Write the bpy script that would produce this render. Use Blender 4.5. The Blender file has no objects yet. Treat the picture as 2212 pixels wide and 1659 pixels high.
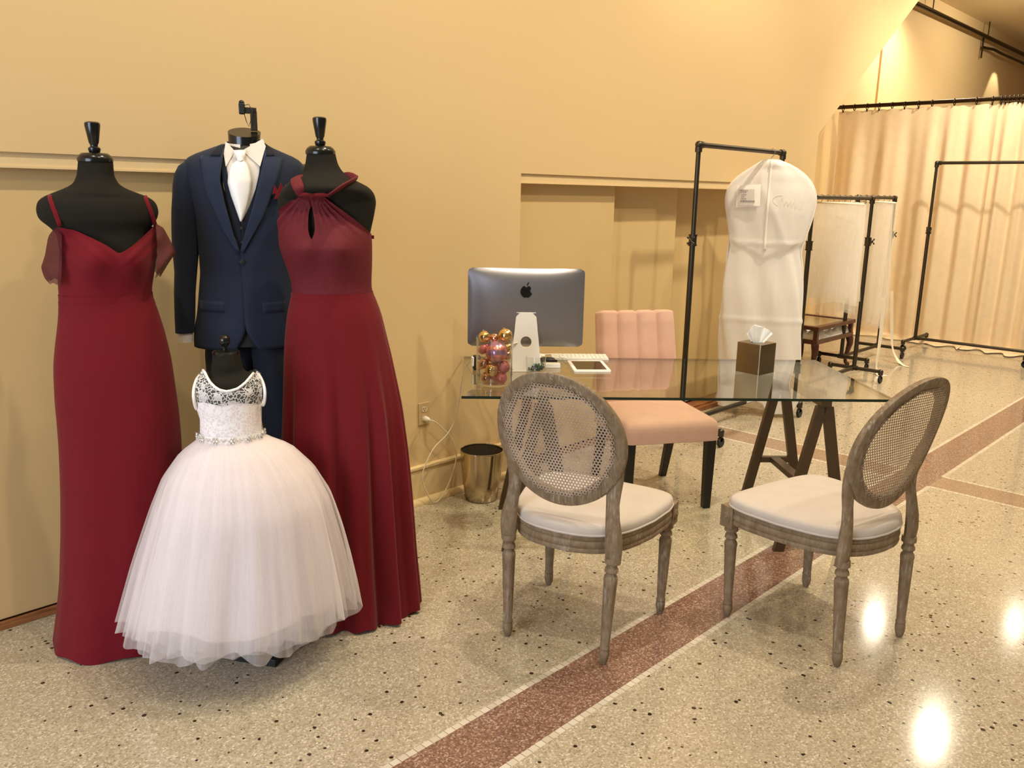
import bpy, bmesh, math, random
from math import sin, cos, pi, radians, sqrt, atan2, exp
from mathutils import Vector, Matrix, Euler

# ------------------------------------------------------------------ camera
SC = bpy.context.scene
COL = SC.collection
cam_d = bpy.data.cameras.new('camera')
cam = bpy.data.objects.new('camera', cam_d)
COL.objects.link(cam)
cam_d.sensor_width = 36.0
cam_d.lens = 1829.0 / 2212.0 * 36.0
cam_d.clip_start = 0.05
cam_d.clip_end = 100
YAW, PIT, ROL = radians(46.19), radians(12.77), radians(1.10)
f_ = Vector((sin(YAW) * cos(PIT), cos(YAW) * cos(PIT), -sin(PIT)))
r0 = Vector((cos(YAW), -sin(YAW), 0))
u0 = r0.cross(f_)
r_ = cos(ROL) * r0 + sin(ROL) * u0
u_ = -sin(ROL) * r0 + cos(ROL) * u0
cam.matrix_world = Matrix(((r_.x, u_.x, -f_.x, 0), (r_.y, u_.y, -f_.y, 0), (r_.z, u_.z, -f_.z, 1.6), (0, 0, 0, 1)))
SC.camera = cam

# ------------------------------------------------------------------ view, world, lights
SC.view_settings.view_transform = 'Standard'
SC.view_settings.look = 'None'
SC.view_settings.gamma = 1.0
SC.view_settings.exposure = 0.07
SC.view_settings.use_curve_mapping = False

wd = bpy.data.worlds.new('world')
SC.world = wd
wd.use_nodes = True
bg = wd.node_tree.nodes['Background']
bg.inputs['Color'].default_value = (1.0, 0.93, 0.86, 1)
bg.inputs['Strength'].default_value = 0.13

WARM = (1.0, 0.90, 0.70)


def spot(name, loc, target, energy, size_deg, blend, radius=0.06, color=WARM):
    d = bpy.data.lights.new(name, 'SPOT')
    d.energy = energy
    d.spot_size = radians(size_deg)
    d.spot_blend = blend
    d.shadow_soft_size = radius
    d.color = color
    o = bpy.data.objects.new(name, d)
    COL.objects.link(o)
    o.location = loc
    o.rotation_euler = (Vector(target) - Vector(loc)).to_track_quat('-Z', 'Y').to_euler()
    return o


# track spots washing the long wall
for wx, ww in ((0.3, 0.52), (2.45, 1.0), (5.1, 1.15), (7.3, 0.75)):
    spot('wall_wash_lamp', (wx, 1.8, 4.2), (wx, 3.0, 2.35), 200 * ww, 120, 1.0, 0.05)
# downlights above the seating area
for lx, ly, lw in ((3.9, 0.9, 1.0), (1.6, 0.5, 0.7), (3.0, -1.4, 0.8), (6.3, 0.8, 1.0)):
    spot('downlight_lamp', (lx, ly, 4.25), (lx, ly, 0), 215 * lw, 120, 0.9, 0.07)
for lx, ly, lw in ((9.39, 2.38, 1.0), (11.59, 3.88, 0.9), (12.99, 2.43, 0.6)):
    spot('hall_lamp', (lx, ly, 4.25), (lx, ly, 0), 300 * lw, 145, 0.9, 0.07)
spot('hall_lamp', (7.6, 1.6, 4.25), (9.2, 2.3, 0.9), 300, 110, 0.9, 0.07)
spot('stair_lamp', (9.7, 4.15, 4.2), (10.4, 4.66, 2.7), 105, 56, 0.6, 0.04)
spot('stair_lamp', (16.25, 4.28, 4.25), (16.25, 4.28, 0), 95, 62, 0.2, 0.03)
spot('stair_lamp', (13.6, 2.4, 4.2), (13.6, 4.6, 3.0), 190, 140, 1.0, 0.06)

# shop window daylight behind the camera
win = bpy.data.lights.new('shop_window_daylight', 'AREA')
win.shape = 'RECTANGLE'
win.size = 2.8
win.size_y = 2.3
win.energy = 170
win.color = (0.74, 0.84, 1.0)
wo = bpy.data.objects.new('shop_window_daylight', win)
COL.objects.link(wo)
wo.location = (-3.0, 1.1, 1.9)
wo.rotation_euler = (Vector((1.6, 1.0, 0.3)) - wo.location).to_track_quat('-Z', 'Y').to_euler()

rnd = random.Random(7)
SC.cycles.transparent_max_bounces = 32


# ------------------------------------------------------------------ mesh helpers
class MB:
    def __init__(s):
        s.v = []
        s.f = []
        s.m = []

    def add(s, vs, fs, mi=0):
        o = len(s.v)
        s.v.extend([tuple(v) for v in vs])
        s.f.extend([tuple(i + o for i in f) for f in fs])
        s.m.extend([mi] * len(fs))
        return s

    def box(s, c, d, rot=None, mi=0):
        x, y, z = d[0] / 2, d[1] / 2, d[2] / 2
        vs = [Vector((a, b, e)) for a in (-x, x) for b in (-y, y) for e in (-z, z)]
        if rot is not None:
            vs = [rot @ v for v in vs]
        c = Vector(c)
        return s.add([v + c for v in vs], [(0, 1, 3, 2), (4, 6, 7, 5), (0, 4, 5, 1), (2, 3, 7, 6), (0, 2, 6, 4), (1, 5, 7, 3)], mi)

    def box2(s, a, b, mi=0):
        return s.box([(a[i] + b[i]) / 2 for i in range(3)], [abs(b[i] - a[i]) for i in range(3)], None, mi)

    def loft(s, rings, c0=True, c1=True, closed=True, mi=0, loop=False):
        n = len(rings[0])
        vs = [p for r in rings for p in r]
        fs = []
        k = n if closed else n - 1
        R = len(rings)
        for i in range(R if loop else R - 1):
            i2 = (i + 1) % R
            for j in range(k):
                j2 = (j + 1) % n
                fs.append((i * n + j, i * n + j2, i2 * n + j2, i2 * n + j))
        if not loop and closed:
            if c0:
                fs.append(tuple(range(n - 1, -1, -1)))
            if c1:
                fs.append(tuple((R - 1) * n + j for j in range(n)))
        return s.add(vs, fs, mi)

    def tube(s, pts, r, n=10, closed=False, cap=True, sy=1.0, mi=0, up=None):
        pts = [Vector(p) for p in pts]
        N = len(pts)
        rr = r if isinstance(r, (list, tuple)) else [r] * N
        rings = []
        prev = None
        for i in range(N):
            if closed:
                t = pts[(i + 1) % N] - pts[i - 1]
            else:
                t = pts[min(i + 1, N - 1)] - pts[max(i - 1, 0)]
            t = t.normalized() if t.length > 1e-9 else Vector((0, 0, 1))
            if prev is None:
                a = Vector(up) if up else (Vector((0, 0, 1)) if abs(t.z) < 0.9 else Vector((1, 0, 0)))
            else:
                a = prev
            a = (a - t * a.dot(t))
            a = a.normalized() if a.length > 1e-6 else t.orthogonal().normalized()
            prev = a
            b = t.cross(a)
            rings.append([pts[i] + a * (rr[i] * cos(2 * pi * j / n)) + b * (rr[i] * sy * sin(2 * pi * j / n)) for j in range(n)])
        return s.loft(rings, cap, cap, True, mi, loop=closed)

    def cyl(s, a, b, r, r2=None, n=16, mi=0):
        return s.tube([a, b], [r, r if r2 is None else r2], n, mi=mi)

    def lathe(s, prof, n=24, c=(0, 0, 0), cap=True, mi=0, ax=None):
        c = Vector(c)
        rings = []
        for r, z in prof:
            ring = [Vector((r * cos(2 * pi * j / n), r * sin(2 * pi * j / n), z)) for j in range(n)]
            if ax is not None:
                ring = [ax @ v for v in ring]
            rings.append([v + c for v in ring])
        return s.loft(rings, cap, cap, True, mi)

    def sphere(s, c, r, nu=18, nv=11, sc=(1, 1, 1), rot=None, mi=0):
        rings = []
        c = Vector(c)
        for i in range(nv + 1):
            t = pi * (0.02 + 0.96 * i / nv)
            ring = []
            for j in range(nu):
                v = Vector((r * sin(t) * cos(2 * pi * j / nu) * sc[0], r * sin(t) * sin(2 * pi * j / nu) * sc[1], -r * cos(t) * sc[2]))
                if rot is not None:
                    v = rot @ v
                ring.append(v + c)
            rings.append(ring)
        return s.loft(rings, True, True, True, mi)

    def grid(s, fn, nu, nv, closeu=False, mi=0):
        rings = [[fn(j / (nu if closeu else nu - 1), i / (nv - 1)) for j in range(nu)] for i in range(nv)]
        return s.loft(rings, False, False, closeu, mi)

    def prism(s, poly, ext, mi=0):
        # poly: list of 3D points, ext: vector
        n = len(poly)
        e = Vector(ext)
        vs = [Vector(p) for p in poly] + [Vector(p) + e for p in poly]
        fs = [tuple(range(n - 1, -1, -1)), tuple(range(n, 2 * n))]
        fs += [(j, (j + 1) % n, n + (j + 1) % n, n + j) for j in range(n)]
        return s.add(vs, fs, mi)


def build(name, mb, mats, parent=None, smooth=True, ang=40, bevel=0, solid=0, sub=0, label=None, fixn=True):
    me = bpy.data.meshes.new(name)
    me.from_pydata(mb.v, [], mb.f)
    if not isinstance(mats, (list, tuple)):
        mats = [mats]
    for m in mats:
        me.materials.append(m)
    if len(mats) > 1:
        me.polygons.foreach_set('material_index', mb.m)
    if fixn:
        bm = bmesh.new()
        bm.from_mesh(me)
        bmesh.ops.recalc_face_normals(bm, faces=bm.faces)
        bm.to_mesh(me)
        bm.free()
    me.update()
    if smooth:
        me.polygons.foreach_set('use_smooth', [True] * len(me.polygons))
        if ang < 180:
            me.set_sharp_from_angle(angle=radians(ang))
    o = bpy.data.objects.new(name, me)
    COL.objects.link(o)
    if parent is not None:
        o.parent = parent
    if solid:
        md = o.modifiers.new('solid', 'SOLIDIFY')
        md.thickness = solid
        md.offset = 0
    if bevel:
        md = o.modifiers.new('bevel', 'BEVEL')
        md.width = bevel
        md.segments = 2
        md.limit_method = 'ANGLE'
        md.angle_limit = radians(40)
    if sub:
        md = o.modifiers.new('sub', 'SUBSURF')
        md.levels = sub
        md.render_levels = sub
    if label:
        o['label'] = label
    return o


def tag(o, label, cat, group=None):
    o['label'] = label
    o['category'] = cat
    if group:
        o['group'] = group
    return o


def thing(name, label, cat, loc=(0, 0, 0), rz=0.0, group=None):
    o = bpy.data.objects.new(name, None)
    o.empty_display_size = 0.05
    COL.objects.link(o)
    o.location = loc
    o.rotation_euler = (0, 0, rz)
    return tag(o, label, cat, group)


def structure(o):
    o['kind'] = 'structure'
    return o


def dup(root, loc=None, rz=None, label=None, group=None):
    def rec(o, par):
        c = o.copy()
        COL.objects.link(c)
        c.parent = par
        for ch in list(o.children):
            rec(ch, c)
        return c
    r = rec(root, None)
    if loc is not None:
        r.location = loc
    if rz is not None:
        r.rotation_euler = (0, 0, rz)
    if label:
        r['label'] = label
    if group:
        r['group'] = group
    return r


def interp(tab, x):
    # tab: list of tuples sorted by first entry ascending
    if x <= tab[0][0]:
        return tab[0][1:]
    for i in range(len(tab) - 1):
        a, b = tab[i], tab[i + 1]
        if x <= b[0]:
            t = (x - a[0]) / (b[0] - a[0] + 1e-12)
            return tuple(a[k] + (b[k] - a[k]) * t for k in range(1, len(a)))
    return tab[-1][1:]


def smooth_tab(tab, n=60, passes=2):
    """resample a (z,...) table ascending in z and smooth it"""
    tab = sorted(tab)
    z0, z1 = tab[0][0], tab[-1][0]
    rows = [(z0 + (z1 - z0) * i / n,) + tuple(interp(tab, z0 + (z1 - z0) * i / n)) for i in range(n + 1)]
    for _ in range(passes):
        new = [rows[0]]
        for i in range(1, n):
            new.append((rows[i][0],) + tuple((rows[i - 1][k] + 2 * rows[i][k] + rows[i + 1][k]) / 4 for k in range(1, len(rows[i]))))
        new.append(rows[-1])
        rows = new
    return rows


def smoothstep(a, b, x):
    t = max(0.0, min(1.0, (x - a) / (b - a)))
    return t * t * (3 - 2 * t)


# ------------------------------------------------------------------ materials
def srgb(r, g, b):
    def c(v):
        v /= 255.0
        return v / 12.92 if v <= 0.04045 else ((v + 0.055) / 1.055) ** 2.4
    return (c(r), c(g), c(b), 1.0)


class NT:
    def __init__(s, name):
        s.mat = bpy.data.materials.new(name)
        s.mat.use_nodes = True
        s.t = s.mat.node_tree
        s.n = s.t.nodes
        s.bsdf = s.n['Principled BSDF']
        s.out = s.n['Material Output']

    def node(s, ty, **kw):
        nd = s.n.new(ty)
        for k, v in kw.items():
            setattr(nd, k, v)
        return nd

    def link(s, a, b):
        s.t.links.new(a, b)

    def math(s, op, a, b=None, c=None, clamp=False):
        nd = s.node('ShaderNodeMath', operation=op)
        nd.use_clamp = clamp
        for i, v in enumerate((a, b, c)):
            if v is None:
                continue
            if isinstance(v, (int, float)):
                nd.inputs[i].default_value = v
            else:
                s.link(v, nd.inputs[i])
        return nd.outputs[0]

    def mix(s, fac, a, b):
        nd = s.node('ShaderNodeMix', data_type='RGBA')
        for i, v in ((0, fac), (6, a), (7, b)):
            if isinstance(v, (int, float)):
                nd.inputs[i].default_value = v
            elif isinstance(v, tuple):
                nd.inputs[i].default_value = v
            else:
                s.link(v, nd.inputs[i])
        return nd.outputs[2]

    def ramp(s, fac, stops):
        nd = s.node('ShaderNodeValToRGB')
        cr = nd.color_ramp
        while len(cr.elements) > 1:
            cr.elements.remove(cr.elements[-1])
        cr.elements[0].position = stops[0][0]
        cr.elements[0].color = stops[0][1]
        for p, c in stops[1:]:
            e = cr.elements.new(p)
            e.color = c
        s.link(fac, nd.inputs[0])
        return nd.outputs[0]

    def obj_coord(s):
        return s.node('ShaderNodeTexCoord').outputs['Object']

    def noise(s, vec, scale, detail=3, rough=0.5):
        nd = s.node('ShaderNodeTexNoise')
        s.link(vec, nd.inputs['Vector'])
        nd.inputs['Scale'].default_value = scale
        nd.inputs['Detail'].default_value = detail
        nd.inputs['Roughness'].default_value = rough
        return nd.outputs['Fac']

    def scaled(s, vec, sc):
        nd = s.node('ShaderNodeMapping')
        s.link(vec, nd.inputs['Vector'])
        nd.inputs['Scale'].default_value = sc
        return nd.outputs[0]

    def bump(s, h, strength=0.2, dist=0.002):
        nd = s.node('ShaderNodeBump')
        nd.inputs['Strength'].default_value = strength
        nd.inputs['Distance'].default_value = dist
        s.link(h, nd.inputs['Height'])
        s.link(nd.outputs[0], s.bsdf.inputs['Normal'])

    def setp(s, **kw):
        for k, v in kw.items():
            i = s.bsdf.inputs[k.replace('_', ' ')]
            i.default_value = v


def simple(name, col, rough=0.5, metal=0.0, noise=None, bump=None, sheen=0.0, spec=0.5, coat=0.0):
    m = NT(name)
    m.setp(Roughness=rough, Metallic=metal)
    m.bsdf.inputs['Specular IOR Level'].default_value = spec
    m.bsdf.inputs['Sheen Weight'].default_value = sheen
    m.bsdf.inputs['Coat Weight'].default_value = coat
    oc = m.obj_coord()
    sc, amt = noise if noise else (25, 0.05)
    nf = m.noise(oc, sc)
    dark = tuple(c * (1 - amt) for c in col[:3]) + (1,)
    light = tuple(min(1, c * (1 + amt)) for c in col[:3]) + (1,)
    m.link(m.mix(nf, dark, light), m.bsdf.inputs['Base Color'])
    if bump:
        m.bump(m.noise(oc, bump[0]), bump[1], bump[2])
    return m.mat


def cloth(name, col, rough=0.85, sheen=0.3, weave=900, amt=0.08, bump=0.15, trans=0.0):
    m = NT(name)
    m.setp(Roughness=rough)
    m.bsdf.inputs['Sheen Weight'].default_value = sheen
    m.bsdf.inputs['Specular IOR Level'].default_value = 0.25
    oc = m.obj_coord()
    nf = m.noise(oc, 14, 4)
    wv = m.noise(m.scaled(oc, (1, 1, 0.5)), weave, 1)
    dark = tuple(c * (1 - amt) for c in col[:3]) + (1,)
    light = tuple(min(1, c * (1 + amt)) for c in col[:3]) + (1,)
    m.link(m.mix(nf, dark, light), m.bsdf.inputs['Base Color'])
    m.bump(wv, bump, 0.0006)
    return m.mat


def sheer(name, col, alpha, streak=(6, 6, 0.6), vary=0.25, rough=0.8, trans=0.5, uv=False):
    """net fabric: partly see-through, lets light through"""
    m = NT(name)
    oc = m.node('ShaderNodeTexCoord').outputs['UV'] if uv else m.obj_coord()
    dif = m.node('ShaderNodeBsdfDiffuse')
    dif.inputs['Color'].default_value = col
    trl = m.node('ShaderNodeBsdfTranslucent')
    trl.inputs['Color'].default_value = col
    mx = m.node('ShaderNodeMixShader')
    mx.inputs[0].default_value = trans
    m.link(dif.outputs[0], mx.inputs[1])
    m.link(trl.outputs[0], mx.inputs[2])
    tr = m.node('ShaderNodeBsdfTransparent')
    m2 = m.node('ShaderNodeMixShader')
    nf = m.math('MULTIPLY_ADD', m.math('SUBTRACT', m.noise(m.scaled(oc, streak), 3.0, 3), 0.5), 2.2, 0.5, True)
    lw = m.node('ShaderNodeLayerWeight')
    lw.inputs['Blend'].default_value = 0.35
    a = m.math('ADD', alpha - vary / 2, m.math('MULTIPLY', nf, vary))
    a = m.math('ADD', a, m.math('MULTIPLY', lw.outputs['Facing'], 0.35), None, True)
    m.link(a, m2.inputs[0])
    m.link(tr.outputs[0], m2.inputs[1])
    m.link(mx.outputs[0], m2.inputs[2])
    m.link(m2.outputs[0], m.out.inputs['Surface'])
    return m.mat


def thin_glass(name, tint, gloss=1.0, rough=0.0, ior=1.5):
    m = NT(name)
    tr = m.node('ShaderNodeBsdfTransparent')
    tr.inputs['Color'].default_value = tint
    gl = m.node('ShaderNodeBsdfGlossy')
    gl.inputs['Roughness'].default_value = rough
    geo = m.node('ShaderNodeNewGeometry')
    dt = m.node('ShaderNodeVectorMath', operation='DOT_PRODUCT')
    m.link(geo.outputs['Normal'], dt.inputs[0])
    m.link(geo.outputs['Incoming'], dt.inputs[1])
    c5 = m.math('POWER', m.math('SUBTRACT', 1.0, m.math('ABSOLUTE', dt.outputs['Value'])), 5.0)
    rf = m.math('ADD', 0.04, m.math('MULTIPLY', c5, 0.96))
    mx = m.node('ShaderNodeMixShader')
    m.link(m.math('MULTIPLY', rf, gloss, None, True), mx.inputs[0])
    m.link(tr.outputs[0], mx.inputs[1])
    m.link(gl.outputs[0], mx.inputs[2])
    m.link(mx.outputs[0], m.out.inputs['Surface'])
    return m.mat


def emit(name, col, st):
    m = NT(name)
    m.setp(Roughness=0.5)
    m.bsdf.inputs['Base Color'].default_value = (0.8, 0.8, 0.8, 1)
    m.bsdf.inputs['Emission Color'].default_value = col
    m.bsdf.inputs['Emission Strength'].default_value = st
    return m.mat


def mat_wall(name, col):
    m = NT(name)
    m.setp(Roughness=0.62)
    m.bsdf.inputs['Specular IOR Level'].default_value = 0.3
    oc = m.obj_coord()
    nf = m.noise(oc, 1.3, 4)
    m.link(m.mix(nf, tuple(c * 0.97 for c in col[:3]) + (1,), tuple(c * 1.03 for c in col[:3]) + (1,)), m.bsdf.inputs['Base Color'])
    m.bump(m.noise(oc, 160, 3), 0.06, 0.001)
    return m.mat


def mat_terrazzo():
    m = NT('terrazzo')
    oc = m.obj_coord()
    sep = m.node('ShaderNodeSeparateXYZ')
    m.link(oc, sep.inputs[0])
    X, Y = sep.outputs[0], sep.outputs[1]

    def vor(scale, feat='F1'):
        nd = m.node('ShaderNodeTexVoronoi', feature=feat)
        nd.inputs['Scale'].default_value = scale
        m.link(oc, nd.inputs['Vector'])
        return nd

    def rnd_of(v):
        s2 = m.node('ShaderNodeSeparateColor')
        m.link(v.outputs['Color'], s2.inputs[0])
        return s2.outputs[0], s2.outputs[1]
    fine = vor(170)
    r1, r2 = rnd_of(fine)
    chips = m.ramp(r1, [(0.0, srgb(136, 122, 99)), (0.14, srgb(157, 143, 119)), (0.40, srgb(171, 157, 133)), (0.66, srgb(181, 168, 145)), (0.88, srgb(196, 184, 163)), (1.0, srgb(220, 209, 191))])
    matrix = srgb(174, 160, 134)
    edge = m.math('GREATER_THAN', fine.outputs['Distance'], 0.62)
    base = m.mix(m.math('MULTIPLY', edge, 0.6), chips, matrix)
    big = m.noise(oc, 0.9, 3)
    base = m.mix(m.math('MULTIPLY', big, 0.25), base, srgb(180, 167, 141))
    # black chips in loose clusters
    bl = vor(62)
    b1, b2 = rnd_of(bl)
    cl = m.noise(oc, 5.0, 2)
    thr = m.math('SUBTRACT', 0.995, m.math('MULTIPLY', cl, 0.075))
    isb = m.math('MULTIPLY', m.math('GREATER_THAN', b1, thr), m.math('LESS_THAN', bl.outputs['Distance'], m.math('ADD', 0.26, m.math('MULTIPLY', b2, 0.26))))
    base = m.mix(isb, base, srgb(52, 40, 30))
    # pink-red bands
    fr1, _ = rnd_of(vor(190))
    red = m.ramp(fr1, [(0.0, srgb(106, 76, 63)), (0.4, srgb(127, 94, 79)), (0.75, srgb(143, 111, 95)), (1.0, srgb(182, 156, 138))])

    def band(v, lo, hi):
        return m.math('MULTIPLY', m.math('GREATER_THAN', v, lo), m.math('LESS_THAN', v, hi))
    w = 0.011
    yb = band(Y, 1.462, 1.698)
    xb = band(X, 4.99, 5.235)
    grout = 0.012
    redband = yb
    tan = m.mix(0.35, m.ramp(fr1, [(0, srgb(134, 106, 84)), (0.6, srgb(154, 126, 102)), (1, srgb(186, 160, 136))]), srgb(156, 128, 102))
    col = m.mix(xb, base, tan)
    col = m.mix(redband, col, red)

    def tess(v, along, c):
        ln = band(v, c - w, c + w)
        mo = m.math('MODULO', m.math('ADD', along, 50.0), 0.03)
        gap = m.math('LESS_THAN', mo, 0.0025)
        return ln, gap
    white = srgb(214, 204, 186)
    # white tessera lines; the long band runs through, the cross band stops at it
    for (v, al, c, other) in ((X, Y, 4.99, 1), (X, Y, 5.235, 1), (Y, X, 1.462, 2), (Y, X, 1.698, 2)):
        ln, gap = tess(v, al, c)
        if other == 1:
            ln = m.math('MULTIPLY', ln, m.math('SUBTRACT', 1.0, yb))
        elif c < 1.6:
            ln = m.math('MULTIPLY', ln, m.math('SUBTRACT', 1.0, xb))
        vary = m.node('ShaderNodeTexWhiteNoise', noise_dimensions='1D')
        m.link(m.math('FLOOR', m.math('DIVIDE', m.math('ADD', al, 50.0), 0.03)), vary.inputs['W'])
        wc = m.mix(vary.outputs['Value'], srgb(196, 184, 164), white)
        tc = m.mix(gap, wc, srgb(140, 124, 100))
        col = m.mix(ln, col, tc)
    m.link(col, m.bsdf.inputs['Base Color'])
    rn = m.noise(oc, 3.0, 3)
    m.link(m.math('ADD', 0.08, m.math('MULTIPLY', rn, 0.07)), m.bsdf.inputs['Roughness'])
    m.bsdf.inputs['Specular IOR Level'].default_value = 0.45
    return m.mat


def mat_wood(name, c1, c2, scale=(1, 12, 12), rough=0.45):
    m = NT(name)
    m.setp(Roughness=rough)
    oc = m.obj_coord()
    nf = m.noise(m.scaled(oc, scale), 5.0, 4, 0.6)
    m.link(m.ramp(nf, [(0.3, c1), (0.7, c2)]), m.bsdf.inputs['Base Color'])
    m.bump(nf, 0.1, 0.001)
    return m.mat


def mat_weathered():
    m = NT('weathered_wood')
    m.setp(Roughness=0.6)
    m.bsdf.inputs['Specular IOR Level'].default_value = 0.3
    oc = m.obj_coord()
    n1 = m.noise(m.scaled(oc, (1.6, 1.6, 0.9)), 26.0, 5, 0.65)
    n2 = m.noise(oc, 6.0, 4, 0.7)
    n3 = m.noise(m.scaled(oc, (3, 3, 0.5)), 38.0, 3, 0.6)
    base = m.ramp(n1, [(0.3, srgb(114, 93, 68)), (0.5, srgb(131, 110, 84)), (0.7, srgb(146, 126, 100))])
    wash = m.math('MULTIPLY', m.math('SUBTRACT', n3, 0.50, None, True), m.math('MULTIPLY', m.math('SUBTRACT', n2, 0.40, None, True), 26.0), None, True)
    m.link(m.mix(m.math('MULTIPLY', wash, 0.6), base, srgb(186, 176, 160)), m.bsdf.inputs['Base Color'])
    m.bump(n1, 0.2, 0.001)
    return m.mat


def mat_lace(name, thread, ground=None, scale=60, alpha_bg=0.0):
    """lace: raised floral threads over a fine net; ground None = see-through net"""
    m = NT(name)
    oc = m.obj_coord()
    nz = m.node('ShaderNodeTexNoise')
    nz.inputs['Scale'].default_value = scale * 0.5
    m.link(oc, nz.inputs['Vector'])
    add = m.node('ShaderNodeVectorMath', operation='MULTIPLY_ADD')
    m.link(nz.outputs['Color'], add.inputs[0])
    add.inputs[1].default_value = (0.02, 0.02, 0.02)
    m.link(oc, add.inputs[2])
    v = m.node('ShaderNodeTexVoronoi', feature='DISTANCE_TO_EDGE')
    v.inputs['Scale'].default_value = scale
    m.link(add.outputs[0], v.inputs['Vector'])
    v2 = m.node('ShaderNodeTexVoronoi', feature='F1')
    v2.inputs['Scale'].default_value = scale * 0.42
    m.link(add.outputs[0], v2.inputs['Vector'])
    line = m.math('LESS_THAN', v.outputs['Distance'], 0.1)
    flower = m.math('LESS_THAN', v2.outputs['Distance'], 0.36)
    pat = m.math('MAXIMUM', line, m.math('MULTIPLY', flower, 0.8))
    if ground is not None:
        m.link(m.mix(pat, ground, thread), m.bsdf.inputs['Base Color'])
        m.setp(Roughness=0.8)
        m.bump(pat, 0.15, 0.001)
    else:
        m.bsdf.inputs['Base Color'].default_value = thread
        m.setp(Roughness=0.8)
        m.link(m.math('ADD', alpha_bg, m.math('MULTIPLY', pat, 0.8 - alpha_bg)), m.bsdf.inputs['Alpha'])
    return m.mat


def mat_metal(name, col, rough, aniso=0.0, brush=None, spotty=None):
    m = NT(name)
    m.setp(Metallic=1.0, Roughness=rough)
    oc = m.obj_coord()
    nf = m.noise(m.scaled(oc, brush or (4, 4, 4)), 12.0, 3)
    m.link(m.mix(nf, tuple(c * 0.9 for c in col[:3]) + (1,), tuple(min(1, c * 1.06) for c in col[:3]) + (1,)), m.bsdf.inputs['Base Color'])
    if spotty:
        m.bump(m.noise(oc, spotty[0], 2), spotty[1], 0.004)
    return m.mat


M = {}
M['wall'] = mat_wall('cream_wall_paint', srgb(220, 190, 140))
M['panel'] = mat_wall('cream_panel_paint', srgb(210, 180, 126))
M['trim'] = mat_wall('cream_trim_paint', srgb(222, 195, 146))
M['ceiling'] = mat_wall('ceiling_paint', srgb(238, 218, 180))
M['floor'] = mat_terrazzo()
M['oak'] = mat_wood('oak_track', srgb(122, 74, 40), srgb(164, 108, 62), (2, 14, 14))
M['mahog'] = mat_wood('mahogany', srgb(62, 30, 20), srgb(96, 50, 32), (3, 8, 8), 0.3)
M['black_cloth'] = cloth('black_jersey', srgb(30, 27, 20), 0.9, 0.0)
M['black_gloss'] = simple('black_lacquer', srgb(20, 19, 17), 0.22)
M['black_matte'] = simple('black_plastic', srgb(24, 24, 24), 0.5)
M['crepe'] = cloth('burgundy_crepe', srgb(110, 9, 22), 0.85, 0.06)
M['chiffon'] = cloth('burgundy_chiffon', srgb(108, 8, 19), 0.8, 0.08)
M['red_lace'] = mat_lace('burgundy_lace', srgb(104, 10, 24), srgb(93, 8, 20), 130)
M['red_lace_sheer'] = mat_lace('burgundy_sheer_lace', srgb(88, 10, 20), None, 80, 0.72)
M['navy'] = cloth('navy_wool', srgb(33, 40, 57), 0.85, 0.06)
M['navy_dark'] = cloth('dark_navy_wool', srgb(26, 30, 40), 0.85, 0.04)
M['lapel'] = cloth('navy_lapel_wool', srgb(36, 44, 64), 0.8, 0.08)
M['shirt'] = cloth('white_cotton', srgb(216, 208, 198), 0.8, 0.05)
M['satin_white'] = simple('white_satin', srgb(248, 244, 238), 0.35, 0, (30, 0.02), sheen=0.2)
M['white_lining'] = cloth('white_lining', srgb(232, 222, 219), 0.8, 0.1)
M['tulle'] = sheer('white_tulle', srgb(252, 246, 246), 0.30, (17, 0.35, 1), vary=0.42, uv=True)
M['white_lace'] = mat_lace('white_lace_on_satin', srgb(250, 243, 241), srgb(232, 220, 218), 88)
M['white_lace_sheer'] = mat_lace('white_sheer_lace', srgb(240, 234, 230), None, 92, 0.10)
M['crystal'] = mat_metal('crystal_silver', (0.95, 0.93, 0.9, 1), 0.12, spotty=(400, 0.8))
M['weathered'] = mat_weathered()
M['cane'] = mat_wood('limed_cane', srgb(142, 120, 98), srgb(190, 170, 148), (1, 1, 1), 0.6)
M['linen'] = cloth('cream_linen', srgb(196, 184, 172), 0.9, 0.1)
M['velvet'] = cloth('blush_velvet', srgb(205, 163, 140), 0.85, 0.2, 700, 0.1)
M['ebony'] = mat_wood('black_wood', srgb(22, 20, 16), srgb(32, 29, 23), (1, 1, 0.4), 0.4)
M['bronze'] = simple('bronze_steel', srgb(84, 66, 46), 0.4, 0.35, (40, 0.08))
M['pipe'] = mat_metal('black_iron_pipe', srgb(84, 78, 68), 0.42)
M['rod'] = mat_metal('dark_bronze_rod', srgb(66, 52, 36), 0.4)
M['rubber'] = simple('black_rubber', srgb(22, 22, 22), 0.45)
M['steel'] = mat_metal('brushed_nickel', srgb(196, 180, 152), 0.2, brush=(0.6, 0.6, 40))
M['bin_dark'] = simple('bin_inside', srgb(110, 100, 82), 0.5, 0.6)
M['box_bronze'] = mat_metal('antique_bronze', srgb(150, 128, 92), 0.33)
M['alu'] = simple('silver_aluminium', srgb(158, 156, 160), 0.34, 0.82, (200, 0.03))
M['alu_light'] = simple('light_aluminium', srgb(240, 234, 226), 0.4, 0.1, (200, 0.03))
M['white_plastic'] = simple('white_plastic', srgb(244, 240, 230), 0.35)
M['screen'] = simple('dark_screen', srgb(14, 13, 13), 0.06)
M['glass'] = thin_glass('table_glass', (0.965, 0.985, 0.95, 1), 1.5)
M['glass_edge'] = simple('glass_edge', srgb(22, 40, 28), 0.15)
M['vase_glass'] = thin_glass('clear_glass', (0.97, 0.98, 0.97, 1), 1.8)
M['green_bits'] = simple('green_glass_bits', srgb(40, 74, 56), 0.25, 0, (60, 0.3))
M['tissue'] = cloth('white_tissue', srgb(250, 246, 238), 0.9, 0.1)
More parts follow.
